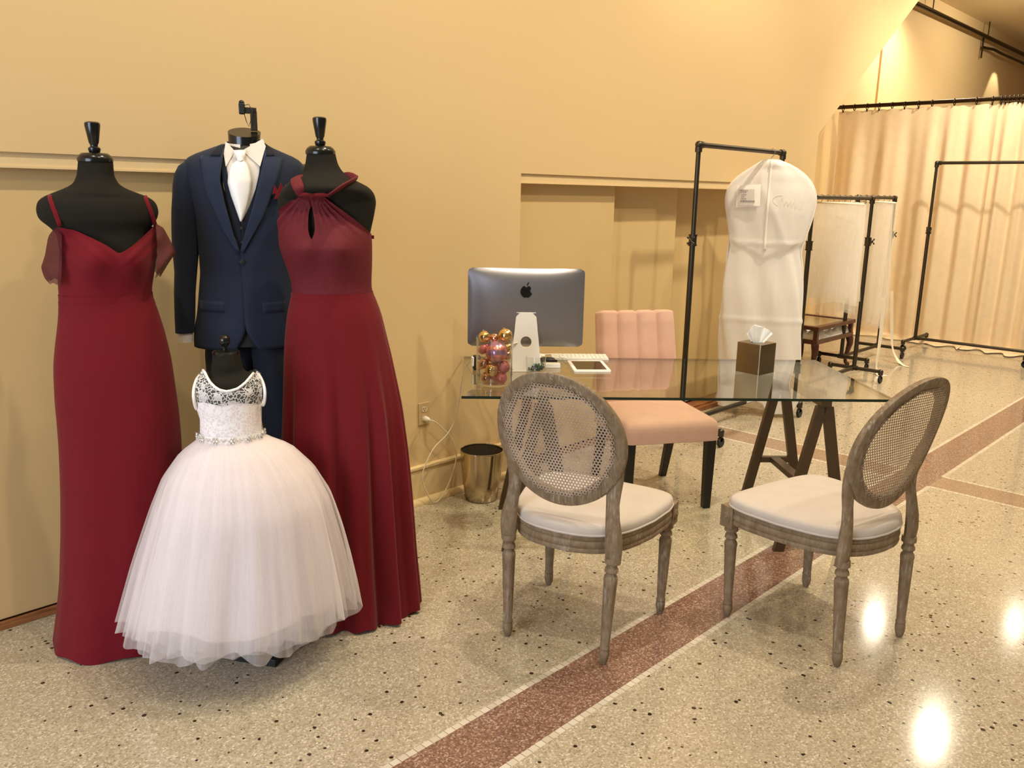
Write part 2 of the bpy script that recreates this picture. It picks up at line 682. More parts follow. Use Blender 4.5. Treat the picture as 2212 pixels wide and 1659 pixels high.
M['bag'] = sheer('white_garment_bag', srgb(252, 248, 242), 0.82, vary=0.06, trans=0.22)
M['bag_trim'] = cloth('white_binding', srgb(250, 240, 228), 0.8, 0.1)
M['curtain'] = cloth('cream_satin_curtain', srgb(236, 212, 174), 0.5, 0.2)
M['veil'] = sheer('ivory_veil', srgb(252, 246, 234), 0.34, vary=0.3, trans=0.35)
M['ribbon'] = simple('ivory_ribbon', srgb(240, 226, 200), 0.4)
M['gold'] = mat_metal('gold_mercury_glass', srgb(242, 206, 138), 0.14, spotty=(70, 0.9))
M['rose_gold'] = mat_metal('rose_gold_glass', srgb(226, 178, 146), 0.16, spotty=(60, 0.6))
M['pink_matte'] = simple('rose_satin_paint', srgb(206, 112, 108), 0.35, 0.35)
M['pink_glitter'] = mat_metal('rose_glitter', srgb(226, 140, 140), 0.3, spotty=(260, 1.0))
M['cord'] = simple('ivory_cord', srgb(226, 212, 184), 0.45)
M['outlet'] = simple('beige_cover_plate', srgb(206, 176, 126), 0.4)
M['socket'] = simple('cream_socket', srgb(226, 204, 166), 0.4)
M['slot'] = simple('socket_slot', srgb(40, 34, 26), 0.6)
M['ink'] = simple('grey_ink', srgb(150, 140, 134), 0.8)
M['pale_ink'] = simple('pale_rose_ink', srgb(240, 224, 210), 0.8)
M['paper'] = simple('label_paper', srgb(216, 206, 196), 0.8)
M['lamp_glow'] = emit('lamp_glow', (1.0, 0.88, 0.68, 1), 75)
M['lamp_trim'] = simple('white_lamp_trim', srgb(230, 220, 200), 0.4)


def mat_stripe_ball():
    m = NT('pink_striped_foil')
    m.setp(Metallic=0.75, Roughness=0.25)
    oc = m.obj_coord()
    mp = m.node('ShaderNodeMapping')
    m.link(oc, mp.inputs['Vector'])
    mp.inputs['Rotation'].default_value = (0.4, 0.5, 0.6)
    sep = m.node('ShaderNodeSeparateXYZ')
    m.link(mp.outputs[0], sep.inputs[0])
    s1 = m.math('SINE', m.math('MULTIPLY', sep.outputs[0], 2200))
    wide = m.math('GREATER_THAN', m.math('SINE', m.math('MULTIPLY', sep.outputs[2], 150)), 0.1)
    c = m.mix(wide, srgb(176, 120, 168), srgb(232, 128, 112))
    c = m.mix(m.math('MULTIPLY', m.math('GREATER_THAN', s1, 0.2), 0.35), c, srgb(250, 214, 200))
    m.link(c, m.bsdf.inputs['Base Color'])
    return m.mat


M['stripe_ball'] = mat_stripe_ball()

# ------------------------------------------------------------------ setting
WY = 3.252          # face of the long wall
HC = 4.33           # ceiling height

structure(build('floor', MB().box2((-4, -5, -0.12), (20, 5.6, 0)), M['floor'], smooth=False))
structure(build('ceiling', MB().box2((-4, -5, HC), (20, 5.6, HC + 0.12)), M['ceiling'], smooth=False))

# long wall: everything above the sliding panels, its right end rising along the stair
w = MB()
w.prism([(-4, WY, 1.70), (7.0, WY, 1.70), (7.0, WY, 2.12), (7.3, WY, 2.335), (8.86, WY, 3.446), (10.1, WY, HC), (-4, WY, HC)], (0, 0.34, 0))
w.box2((2.2, WY, 0), (3.43, WY + 0.34, 1.70))
w.box2((6.9, WY, 0), (7.0, WY + 0.34, 1.70))
w.box2((-4, WY + 0.30, 0), (2.2, WY + 0.34, 1.70))
w.box2((3.43, WY + 0.30, 0), (6.9, WY + 0.34, 1.70))
structure(build('wall_left', w, M['wall'], smooth=False))

structure(build('trim_1', MB().box2((-4, WY + 0.010, 1.655), (2.2, WY + 0.30, 1.70)).box2((-4, WY + 0.003, 1.648), (2.2, WY + 0.30, 1.655)), M['trim'], smooth=False))
structure(build('trim_2', MB().box2((3.43, WY + 0.010, 1.655), (6.9, WY + 0.30, 1.70)).box2((3.43, WY + 0.003, 1.648), (6.9, WY + 0.30, 1.655)), M['trim'], smooth=False))


def panel(lbl, x0, x1, y, z0=0.036, z1=1.66):
    o = build('sliding_panel', MB().box2((x0, y, z0), (x1, y + 0.03, z1)), M['panel'], smooth=False, bevel=0.002)
    return tag(o, lbl, 'panel')


panel('long cream sliding panel behind the left burgundy gown', -3.9, 2.15, WY + 0.045)
panel('cream sliding panel right behind the desktop computer', 3.435, 4.35, WY + 0.06)
panel('cream sliding panel between the pink chair and the tall black rack post', 4.3, 5.16, WY + 0.13)
panel('deepest cream sliding panel, behind the white garment bag', 5.12, 6.88, WY + 0.20)

for i, (x0, x1) in enumerate(((-4, 2.2), (3.43, 6.9))):
    t = MB()
    t.box2((x0, WY + 0.03, 0), (x1, WY + 0.29, 0.022))
    t.box2((x0, WY + 0.03, 0.022), (x1, WY + 0.042, 0.032))
    t.box2((x0, WY + 0.085, 0.022), (x1, WY + 0.12, 0.032))
    structure(build('trim_%d' % (i + 3), t, M['oak'], smooth=False, bevel=0.002))

b = MB()
b.box2((2.2, WY - 0.016, 0), (3.43, WY, 0.19))
b.prism([(2.2, WY, 0.206), (2.2, WY - 0.024, 0.202), (2.2, WY - 0.024, 0.19), (2.2, WY, 0.19)], (1.23, 0, 0))
qr = [(2.2, WY - 0.016, 0), (2.2, WY - 0.046, 0)] + [(2.2, WY - 0.016 - 0.03 * cos(a), 0.03 * sin(a)) for a in (0.3, 0.6, 0.9, 1.2, 1.57)]
b.prism(qr, (1.23, 0, 0))
structure(build('baseboard_left', b, M['trim'], smooth=False))

# stair block behind the slanted edge and the wall of the hall beyond
s_ = MB()
s_.prism([(7.0, WY + 0.34, 2.12), (8.86, WY + 0.34, 3.446), (10.1, WY + 0.34, HC), (6.6, WY + 0.34, HC), (6.6, WY + 0.34, 2.12)], (0, 1.0, 0))
structure(build('wall_stair', s_, M['wall'], smooth=False))
w2 = MB()
w2.box2((6.5, 4.625, 0), (11.5, 4.80, HC))
w2.box2((11.5, 4.60, 0), (20, 4.80, HC))
structure(build('wall_back', w2, M['wall'], smooth=False))
structure(build('wall_far', MB().box2((19.8, -5, 0), (20, 4.6, HC)), M['wall'], smooth=False))

# ceiling lamps whose reflections show in the polished floor
lampthing = None
for i, (lx, ly, lb) in enumerate(((9.39, 2.38, 'round ceiling lamp over the fitting room curtains'), (11.59, 3.88, 'round ceiling lamp by the stair wall'), (12.99, 2.43, 'round ceiling lamp far beyond the curtains'))):
    if lampthing is None:
        lampthing = thing('ceiling_light', lb, 'lamp', (lx, ly, HC), 0, 'ceiling lamps')
        build('trim_ring', MB().lathe([(0.10, -0.004), (0.135, -0.006), (0.14, 0.0)], 32, cap=False), M['lamp_trim'], lampthing)
        build('diffuser', MB().lathe([(0.002, -0.012), (0.06, -0.011), (0.10, -0.004)], 32), M['lamp_glow'], lampthing)
    else:
        dup(lampthing, (lx, ly, HC), 0, lb)

# pipe under the ceiling
pp = thing('ceiling_pipe', 'long dark pipe running under the ceiling at upper right', 'pipe', (8.4, 4.5, 4.1))
build('pipe', MB().cyl((0, 0, 0), (11.2, 0, 0), 0.03, n=14), M['rod'], pp)
br = MB()
br.tube([(6.9, 0.06, 0.0), (6.9, 0.06, -0.30)], 0.014, 8)
br.tube([(6.9, 0.06, -0.14), (7.3, 0.0, -0.13), (7.6, -0.02, -0.15), (11.2, -0.02, -0.15)], 0.022, 8)
build('bracket', br, M['rod'], pp)
for x in (1.2, 4.4, 6.9, 9.6):
    build('hanger', MB().cyl((x, 0, 0.0), (x, 0, 0.23), 0.009, n=8), M['rod'], pp)

# ------------------------------------------------------------------ shop mannequins and gowns


def ell(c, a, b, cy, th):
    return c + a * cos(th), cy + b * sin(th)


class Body:
    """torso / skirt cross sections in the local frame of a figure: x right, -y to the front"""

    def __init__(s, tab, k=0.72, bumps=(), cy=0.0, back=1.0, kz=None, over=None, gap=0.005):
        s.over, s.gap = over, gap
        s.tab = smooth_tab(tab, 80, 2)
        s.k, s.bumps, s.cy, s.back, s.kz = k, bumps, cy, back, kz

    def at(s, th, z, off=0.0):
        c, hw = interp(s.tab, z)
        k = interp(s.kz, z)[0] if s.kz else s.k
        a, b = hw + off, hw * k + off
        if sin(th) > 0:
            b *= s.back
        x, y = c + a * cos(th), s.cy + b * sin(th)
        if sin(th) < 0:
            for (bx, bz, sx, sz, amp) in s.bumps:
                y -= amp * exp(-((x - bx) / sx) ** 2 - ((z - bz) / sz) ** 2) * min(1, -sin(th) * 2)
            if s.over:
                c2, h2 = interp(s.over.tab, z)
                if abs(x - c2) < h2 * 0.97:
                    y = min(y, s.over.front(x, z, s.gap + off).y)
        return Vector((x, y, z))

    def front(s, x, z, off=0.0):
        c, hw = interp(s.tab, z)
        a = hw + off
        u = max(-0.999, min(0.999, (x - c) / a))
        th = -math.acos(u)
        p = s.at(th, z, off)
        p.x = x
        return p


def shell(body, zt, zb, nth=72, nz=40, off=0.0, th0=0.0, th1=2 * pi, fold=None, closed=True):
    mb = MB()
    rings = []
    for i in range(nz + 1):
        t = i / nz
        ring = []
        for j in range(nth if closed else nth + 1):
            th = th0 + (th1 - th0) * j / nth
            top = zt(th) if callable(zt) else zt
            bot = zb(th) if callable(zb) else zb
            z = top + (bot - top) * t
            o = off + (fold(th, z, t) if fold else 0.0)
            p = body.at(th, z, o)
            ring.append(p)
        rings.append(ring)
    return mb.loft(rings, False, False, closed)


def patch(body, left, right, off, nu=8, nv=16, puff=0.0):
    """strip on the front of a body between two polylines [(x,z)..] with the same direction"""
    def pl(poly, t):
        L = [0]
        for i in range(len(poly) - 1):
            L.append(L[-1] + math.dist(poly[i], poly[i + 1]))
        d = t * L[-1]
        for i in range(len(poly) - 1):
            if d <= L[i + 1] + 1e-9:
                q = (d - L[i]) / (L[i + 1] - L[i] + 1e-12)
                return (poly[i][0] + (poly[i + 1][0] - poly[i][0]) * q, poly[i][1] + (poly[i + 1][1] - poly[i][1]) * q)
        return poly[-1]

    def fn(u, v):
        a, b_ = pl(left, v), pl(right, v)
        x, z = a[0] + (b_[0] - a[0]) * u, a[1] + (b_[1] - a[1]) * u
        return body.front(x, z, off + puff * sin(pi * u))
    return MB().grid(fn, nu, nv)


def form(lbl, loc, rz, neck, c, finial, base_off, cap_z):
    """black jersey dress form: torso, turned neck cap with finial, pole and base"""
    t = thing('mannequin', lbl, 'mannequin', loc, rz)
    kz = [(1.0, 0.72), (1.38, 0.70), (1.5, 0.56), (1.56, 0.55), (1.60, 0.95), (1.75, 1.0)]
    bd = Body(neck, kz=kz)
    z0 = min(r[0] for r in neck)
    z1 = max(r[0] for r in neck)
    build('torso', shell(bd, z1, z0, 56, 60), M['black_cloth'], t, ang=180)
    fz = finial
    cx = fz[-1][0]
    r0_ = neck[0][2] if neck[0][0] > neck[-1][0] else neck[-1][2]
    cap = MB().lathe([(r0_ + 0.002, z1 - 0.004), (r0_ + 0.003, z1 + 0.006), (r0_ - 0.003, z1 + 0.016), (r0_ - 0.012, z1 + 0.023), (0.004, z1 + 0.025)], 32, (cx, 0, 0))
    build('neck_cap', cap, M['black_gloss'], t)
    zt = fz[0][1]
    zk = z1 + 0.025
    fin = MB().lathe([(0.012, zk - 0.004), (0.016, zk), (0.019, zk + 0.009), (0.0185, zk + 0.014), (0.012, zk + 0.019), (0.0115, zk + 0.024), (0.015, zk + 0.03), (0.0235, zt - 0.012), (0.0232, zt - 0.004), (0.018, zt), (0.002, zt + 0.001)], 24, (cx, 0, 0))
    build('finial', fin, M['black_gloss'], t)
    build('pole', MB().cyl((base_off[0], base_off[1], 0.02), (c[0], c[1], z0 + 0.02), 0.015, n=12), M['black_matte'], t)
    build('base', MB().lathe([(0.135, 0.0), (0.135, 0.012), (0.12, 0.02), (0.02, 0.026)], 32, (base_off[0], base_off[1], 0)), M['black_matte'], t)
    return t, bd


# --- left gown: off-shoulder burgundy
L_NECK = [(1.674, 0.08, 0.051), (1.626, 0.076, 0.055), (1.597, 0.076, 0.069), (1.579, 0.075, 0.105), (1.566, 0.078, 0.142), (1.55, 0.077, 0.17), (1.53, 0.077, 0.179), (1.508, 0.077, 0.181), (1.486, 0.076, 0.174), (1.462, 0.080, 0.150), (1.44, 0.085, 0.137), (1.34, 0.087, 0.134), (1.22, 0.078, 0.128)]
L_BODY = [(1.49, 0.103, 0.142), (1.448, 0.102, 0.142), (1.388, 0.099, 0.144), (1.335, 0.09, 0.143), (1.28, 0.08, 0.141), (1.258, 0.077, 0.138), (1.235, 0.076, 0.137), (1.211, 0.079, 0.14), (1.156, 0.083, 0.151), (1.109, 0.083, 0.161), (1.014, 0.082, 0.177), (0.9, 0.082, 0.184), (0.818, 0.084, 0.187), (0.718, 0.083, 0.189), (0.566, 0.075, 0.19), (0.394, 0.064, 0.193), (0.218, 0.051, 0.199), (0.076, 0.038, 0.211), (0.0, 0.031, 0.22)]
mL, bdL = form('black dress form under the off-shoulder burgundy gown', (1.02, 2.96, 0), radians(-19.0), L_NECK, (0.08, 0.0), [(0.081, 1.794), (0.079, 1.674)], (0.04, 0.0), 1.674)
gL = thing('gown', 'burgundy off-shoulder gown with thin straps and lace cap sleeves', 'dress', (1.02, 2.96, 0), radians(-19.0))
bumpsL = ((0.045, 1.365, 0.05, 0.06, 0.035), (0.165, 1.365, 0.05, 0.06, 0.035))
kzL = [(0.0, 0.86), (0.5, 0.80), (1.0, 0.74), (1.2, 0.72), (1.38, 0.76), (1.5, 0.70)]
BL = Body(L_BODY, bumps=bumpsL, kz=kzL, over=bdL)
NLL = [(-0.042, 1.466), (-0.0, 1.457), (0.051, 1.433), (0.09, 1.410), (0.124, 1.384), (0.15, 1.400), (0.176, 1.420), (0.243, 1.474)]


def topL(th):
    if sin(th) >= 0:
        return 1.462
    c, hw = interp(L_BODY[::-1], 1.44)
    return interp(NLL, c + hw * cos(th))[0]


def pleatL(th, z, t):
    if sin(th) > 0:
        return 0.003
    x = 0.085 + 0.15 * cos(th)
    return 0.003 + 0.0016 * sin((z * 1.0 + (x - 0.124) * (0.9 if x < 0.124 else -0.9)) * 150) * smoothstep(1.30, 1.40, z)


build('bodice', shell(BL, topL, 1.215, 96, 44, 0.0, fold=pleatL), M['crepe'], gL, ang=180)
build('waistband', shell(BL, 1.245, 1.203, 72, 6, 0.005), M['crepe'], gL, ang=180)


def foldL(th, z, t):
    a = smoothstep(0.05, 1.0, t)
    f = sin(5 * th + 0.6) * 0.5 + sin(9 * th + 1.9) * 0.3 + sin(3 * th) * 0.4
    return 0.006 + a * 0.010 * f


build('skirt', shell(BL, 1.222, lambda th: 0.006 + 0.005 * sin(7 * th), 120, 60, 0.0, fold=foldL), M['crepe'], gL, ang=180)
# thin straps over the shoulders
for (x0, x1, sgn) in ((-0.06, -0.039, -1), (0.218, 0.242, 1)):
    pts = []
    for i in range(9):
        t = i / 8
        z = 1.470 + (1.552 - 1.470) * t
        x = x1 + (x0 - x1) * t
        p = bdL.front(x, z, 0.004) if t > 0.2 else bdL.front(x, z, 0.012 - 0.03 * t)
        pts.append(p)
    zz = pts[-1]
    for i in range(1, 8):
        t = i / 7
        th = pi * t
        pts.append(Vector((x0, zz.y * cos(th) * 1.0 + 0.0, 1.552 + 0.012 * sin(th) - 0.05 * smoothstep(0.6, 1, t))))
    build('strap', MB().tube(pts, 0.0068, 8, sy=0.35, up=(1, 0, 0)), M['crepe'], gL, ang=180)


# draped lace cap sleeves
def sleeve(outer, inner, depth, nm):
    def fn(u, v):
        # v along the drop, u from inner edge round to outer edge and back (open loop to the rear)
        i = v * (len(outer) - 1)
        k = min(int(i), len(outer) - 2)
        f = i - k
        ox, oz = outer[k][0] + (outer[k + 1][0] - outer[k][0]) * f, outer[k][1] + (outer[k + 1][1] - outer[k][1]) * f
        ix, iz = inner[k][0] + (inner[k + 1][0] - inner[k][0]) * f, inner[k][1] + (inner[k + 1][1] - inner[k][1]) * f
        a = pi * u
        x = ix + (ox - ix) * sin(a) ** 0.8
        z = iz + (oz - iz) * sin(a) ** 0.8 + 0.004 * sin(18 * u + 5 * v) * v
        y = -depth * cos(a) * (0.7 + 0.5 * v) - 0.01 + 0.006 * sin(14 * v + 9 * u)
        return Vector((x, y, z))
    build(nm, MB().grid(fn, 25, 18), M['red_lace_sheer'], gL, ang=180)


sleeve([(-0.052, 1.466), (-0.077, 1.434), (-0.090, 1.38), (-0.106, 1.336), (-0.100, 1.305), (-0.088, 1.291)], [(-0.040, 1.468), (-0.037, 1.44), (-0.040, 1.40), (-0.045, 1.35), (-0.05, 1.31), (-0.055, 1.285)], 0.07, 'cap_sleeve')
sleeve([(0.245, 1.475), (0.269, 1.46), (0.287, 1.42), (0.302, 1.379), (0.276, 1.345), (0.246, 1.304)], [(0.241, 1.477), (0.240, 1.45), (0.240, 1.41), (0.238, 1.37), (0.232, 1.33), (0.225, 1.303)], 0.07, 'cap_sleeve')

# --- right gown: halter with keyhole
R_NECK = [(1.718, -0.087, 0.048), (1.681, -0.086, 0.055), (1.653, -0.082, 0.069), (1.625, -0.076, 0.11), (1.61, -0.07, 0.142), (1.583, -0.068, 0.161), (1.555, -0.071, 0.169), (1.507, -0.074, 0.163), (1.44, -0.077, 0.150), (1.389, -0.079, 0.143), (1.22, -0.062, 0.124)]
R_BODY = [(1.60, -0.10, 0.10), (1.573, -0.10, 0.125), (1.526, -0.095, 0.145), (1.483, -0.085, 0.154), (1.44, -0.080, 0.157), (1.395, -0.08, 0.157), (1.337, -0.07, 0.146), (1.283, -0.064, 0.136), (1.238, -0.062, 0.134), (1.208, -0.058, 0.146), (1.158, -0.056, 0.16), (1.093, -0.054, 0.171), (1.023, -0.05, 0.182), (0.916, -0.044, 0.194), (0.815, -0.039, 0.205), (0.636, -0.037, 0.218), (0.416, -0.037, 0.23), (0.228, -0.037, 0.241), (0.073, -0.035, 0.253), (0.0, -0.035, 0.258)]
mR, bdR = form('black dress form under the halter burgundy gown', (1.78, 2.52, 0), radians(-35.2), R_NECK, (-0.075, 0.0), [(-0.094, 1.837), (-0.089, 1.718)], (-0.05, 0.03), 1.718)
gR = thing('gown', 'burgundy halter gown with keyhole neckline and pleated skirt', 'dress', (1.78, 2.52, 0), radians(-35.2))
kzR = [(0.0, 0.72), (0.5, 0.70), (1.0, 0.70), (1.2, 0.72), (1.40, 0.80), (1.5, 0.68), (1.6, 0.56)]
bumpsR = ((-0.155, 1.40, 0.05, 0.06, 0.028), (-0.035, 1.40, 0.05, 0.06, 0.028))
BR = Body(R_BODY, bumps=bumpsR, kz=kzR, over=bdR)
ARM_R = [(-0.40, 1.43), (-0.238, 1.435), (-0.236, 1.481), (-0.229, 1.522), (-0.192, 1.553), (-0.153, 1.576), (-0.105, 1.582), (-0.062, 1.576), (-0.011, 1.533), (0.036, 1.486), (0.069, 1.449), (0.078, 1.438), (0.2, 1.43)]


def topR(th):
    if sin(th) >= 0:
        return 1.436
    c, hw = interp(R_BODY[::-1], 1.47)
    return interp(ARM_R, c + hw * cos(th))[0]


def pleatR(th, z, t):
    if sin(th) > 0:
        return 0.003
    x = -0.08 + 0.155 * cos(th)
    g = smoothstep(1.42, 1.55, z)
    ang = atan2(x + 0.105, 1.62 - z)
    return 0.004 + 0.0065 * g * sin(ang * 40)


# bodice wraps from one edge of the keyhole round the back to the other edge
def bodice_right():
    nth, nz = 150, 70
    rings = []
    for i in range(nz + 1):
        t = i / nz
        ring = []
        zm = 1.582 + (1.232 - 1.582) * t
        for _ in (0,):
            u = (zm - 1.488) / 0.054
            wdt = 0.0105 * (max(0, 1 - u * u) ** 0.8) * (1.0 - 0.35 * u)
            xc_ = -0.122 + 0.0 * u
        c, hw = interp(BR.tab, min(zm, 1.573))
        a_l = -math.acos(max(-0.99, min(0.99, (xc_ - wdt - c) / hw)))
        a_r = -math.acos(max(-0.99, min(0.99, (xc_ + wdt - c) / hw)))
        for j in range(nth + 1):
            th = a_r + (a_l + 2 * pi - a_r) * j / nth
            top = topR(th)
            z = top + (1.232 - top) * t if abs(th - a_r) > 0.6 and abs(th - a_l - 2 * pi) > 0.6 else None
            k = min(1, max(0, (min(abs(th - a_r), abs(th - a_l - 2 * pi)) - 0.15) / 0.6))
            z = zm + ((top + (1.232 - top) * t) - zm) * k
            z = min(z, top)
            ring.append(BR.at(th, z, pleatR(th, z, t)))
        rings.append(ring)
    return MB().loft(rings, False, False, False)


build('bodice', bodice_right(), M['red_lace'], gR, ang=180)
build('waistband', shell(BR, 1.243, 1.212, 72, 6, 0.006), M['chiffon'], gR, ang=180)
build('neck_gather', MB().tube([BR.front(-0.157 + 0.0195 * i / 1.0, 1.5785 + 0.002 * sin(i * 2.2), 0.006) for i in range(6)], 0.0055, 8), M['chiffon'], gR, ang=180)
for pts2, wd_ in (([(-0.150, 1.574), (-0.160, 1.600), (-0.172, 1.630)], 0.016), ([(-0.066, 1.576), (-0.020, 1.606), (0.024, 1.630)], 0.016)):
    pts = []
    for i in range(9):
        t = i / 8 * 2
        k = min(int(t), 1)
        f = t - k
        x, z = pts2[k][0] + (pts2[k + 1][0] - pts2[k][0]) * f, pts2[k][1] + (pts2[k + 1][1] - pts2[k][1]) * f
        pts.append(bdR.front(x, min(z, 1.70), 0.007))
    p = pts[-1]
    for i in range(1, 6):
        a = pi * i / 5
        pts.append(Vector((p.x + (-0.082 - p.x) * 0.12 * i, p.y * cos(a), p.z + 0.012 * sin(a))))
    build('halter_strap', MB().tube(pts, [0.014 + 0.006 * sin(pi * i / (len(pts) - 1)) for i in range(len(pts))], 10, sy=0.3, up=(1, 0, 0.5)), M['red_lace'], gR, ang=180)


def foldR(th, z, t):
    a = smoothstep(0.0, 0.75, t)
    # soft pleats that open towards the hem, stronger on the front right
    f = sin(13 * th + 0.4 + 0.5 * sin(2 * th)) * 1.35 + 0.6 * sin(21 * th + 1.3)
    g = 0.55 + 0.45 * cos(th + 0.9)
    return 0.007 + a * 0.0175 * f * g


build('skirt', shell(BR, 1.222, lambda th: 0.008 + 0.006 * sin(13 * th), 220, 60, 0.0, fold=foldR), M['chiffon'], gR, ang=180)
build('side_zip', MB().box((0.082, -0.004, 1.435), (0.012, 0.012, 0.012)).box((0.073, -0.004, 1.34), (0.004, 0.004, 0.18)), M['crepe'], gR, bevel=0.001)

# --- suit on a headless male form
S_NECK = [(1.812, 0.059, 0.055), (1.808, 0.059, 0.057), (1.797, 0.058, 0.058), (1.771, 0.056, 0.056), (1.70, 0.055, 0.054)]
SX = ((1.58, 2.97, 0), radians(-28.0))
mS = thing('mannequin', 'headless black male form inside the navy suit', 'mannequin', *SX)
NS = Body(S_NECK, 1.0, cy=0.01)
slant = lambda th: 1.795 + 0.020 * sin(th)
nk = shell(NS, slant, 1.70, 40, 14)
nk.add([NS.at(2 * pi * j / 40, slant(2 * pi * j / 40)) for j in range(40)], [tuple(range(40))])
build('neck', nk, M['black_gloss'], mS, ang=50)
S_JKT = [(1.752, 0.059, 0.069), (1.735, 0.054, 0.105), (1.719, 0.055, 0.148), (1.706, 0.054, 0.185), (1.689, 0.053, 0.203), (1.666, 0.053, 0.209), (1.606, 0.049, 0.200), (1.511, 0.05, 0.181), (1.397, 0.045, 0.165), (1.288, 0.042, 0.16), (1.124, 0.034, 0.173), (1.087, 0.033, 0.181), (1.049, 0.032, 0.184), (1.0, 0.03, 0.183)]
kzS = [(1.0, 0.72), (1.3, 0.72), (1.5, 0.72), (1.62, 0.62), (1.70, 0.48), (1.735, 0.62), (1.76, 0.9)]
BS = Body(S_JKT, kz=kzS)
build('torso', shell(Body([(z, c, h - 0.014) for z, c, h in S_JKT], kz=kzS), 1.745, 1.02, 40, 30), M['black_matte'], mS, ang=180)
arm = MB()
arm.box((0.093, 0.02, 1.838), (0.024, 0.014, 0.07))
arm.box((0.081, 0.02, 1.873), (0.046, 0.014, 0.022))
build('arm_bracket', arm, M['pipe'], mS, bevel=0.002)
build('stopper', MB().box((0.053, 0.015, 1.878), (0.022, 0.02, 0.04)).lathe([(0.011, 0), (0.009, 0.008), (0.002, 0.011)], 12, (0.053, 0.015, 1.897)), M['black_matte'], mS, bevel=0.004)
build('wire', MB().tube([(0.06, 0.0, 1.86), (0.066, -0.002, 1.835), (0.074, 0.0, 1.815), (0.083, 0.0, 1.84), (0.089, 0.004, 1.872), (0.078, 0.004, 1.893), (0.062, 0.006, 1.889)], 0.0014, 6), M['black_matte'], mS)
build('pole', MB().cyl((0.06, 0.06, 0.02), (0.05, 0.03, 1.05), 0.016, n=12), M['black_matte'], mS)
build('base', MB().lathe([(0.15, 0.0), (0.15, 0.01), (0.14, 0.016), (0.02, 0.02)], 32, (0.06, 0.06, 0)), M['black_matte'], mS)

# jacket: one shell open at the front
jk = thing('suit_jacket', 'navy blue suit jacket with peaked lapels on the male form', 'jacket', *SX)
OPEN = [(0.99, -0.030, 0.085), (1.01, -0.012, 0.068), (1.05, 0.012, 0.045), (1.082, 0.024, 0.028), (1.12, 0.026, 0.024), (1.37, 0.022, 0.020), (1.40, 0.013, 0.034), (1.45, -0.004, 0.046), (1.538, -0.022, 0.077), (1.62, -0.035, 0.100), (1.68, -0.028, 0.112), (1.735, -0.014, 0.122), (1.76, -0.005, 0.124)]


def jacket_shell():
    rings = []
    nth = 90
    for i in range(61):
        t = i / 60
        ring = []
        for j in range(nth + 1):
            # hem drops a little towards the front edges
            z = 1.748 + (1.012 - 1.748) * t
            xl, xr = interp(OPEN, z)
            c, hw = interp(BS.tab, z)
            a_l = -math.acos(max(-0.98, min(0.98, (xl - c) / hw)))
            a_r = -math.acos(max(-0.98, min(0.98, (xr - c) / hw)))
            s0, s1 = a_r, a_l + 2 * pi
            th = s0 + (s1 - s0) * j / nth
            ring.append(BS.at(th, z, 0.004 + 0.003 * smoothstep(0.75, 1.0, t)))
        rings.append(ring)
    return MB().loft(rings, False, False, False)


build('body', jacket_shell(), M['navy'], jk, ang=180, solid=0.004)
build('lapel', patch(BS, [(-0.014, 1.735), (-0.030, 1.66), (-0.035, 1.62), (-0.022, 1.538), (0.002, 1.429), (0.019, 1.372)], [(-0.046, 1.712), (-0.060, 1.696), (-0.097, 1.710), (-0.088, 1.62), (-0.079, 1.569), (-0.037, 1.454), (0.012, 1.367)], 0.012, 8, 26), M['lapel'], jk, ang=60, solid=0.004)
build('lapel', patch(BS, [(0.126, 1.748), (0.112, 1.68), (0.103, 1.645), (0.081, 1.562), (0.046, 1.455), (0.021, 1.376)], [(0.142, 1.716), (0.152, 1.698), (0.186, 1.712), (0.172, 1.66), (0.150, 1.60), (0.102, 1.489), (0.030, 1.367)], 0.013, 8, 26), M['lapel'], jk, ang=60, solid=0.004)
build('collar', patch(BS, [(-0.012, 1.748), (-0.022, 1.728), (-0.030, 1.705)], [(-0.038, 1.738), (-0.055, 1.722), (-0.062, 1.706)], 0.016, 6, 8), M['navy_dark'], jk, ang=60, solid=0.004)
build('collar', patch(BS, [(0.124, 1.757), (0.130, 1.735), (0.128, 1.71)], [(0.140, 1.745), (0.152, 1.730), (0.156, 1.712)], 0.017, 6, 8), M['navy_dark'], jk, ang=60, solid=0.004)
pb = BS.front(0.026, 1.335, 0.010)
build('button', MB().lathe([(0.009, 0), (0.009, 0.003), (0.002, 0.004)], 14, pb, ax=Matrix.Rotation(radians(90), 3, 'X')), M['black_matte'], jk)
for (sx, z_) in ((-0.085, 1.17), (0.135, 1.165)):
    build('pocket_flap', patch(BS, [(sx - 0.045, z_ + 0.02), (sx - 0.045, z_ - 0.02)], [(sx + 0.04, z_ + 0.02), (sx + 0.04, z_ - 0.02)], 0.007, 6, 4), M['navy'], jk, solid=0.002)


def sleeve_tab(cx, hw, zs, ys):
    rings = []
    for i in range(len(zs)):
        rings.append([Vector((cx[i] + hw[i] * cos(2 * pi * j / 28), ys[i] + hw[i] * 1.12 * sin(2 * pi * j / 28), zs[i] + (0.0))) for j in range(28)])
    return rings


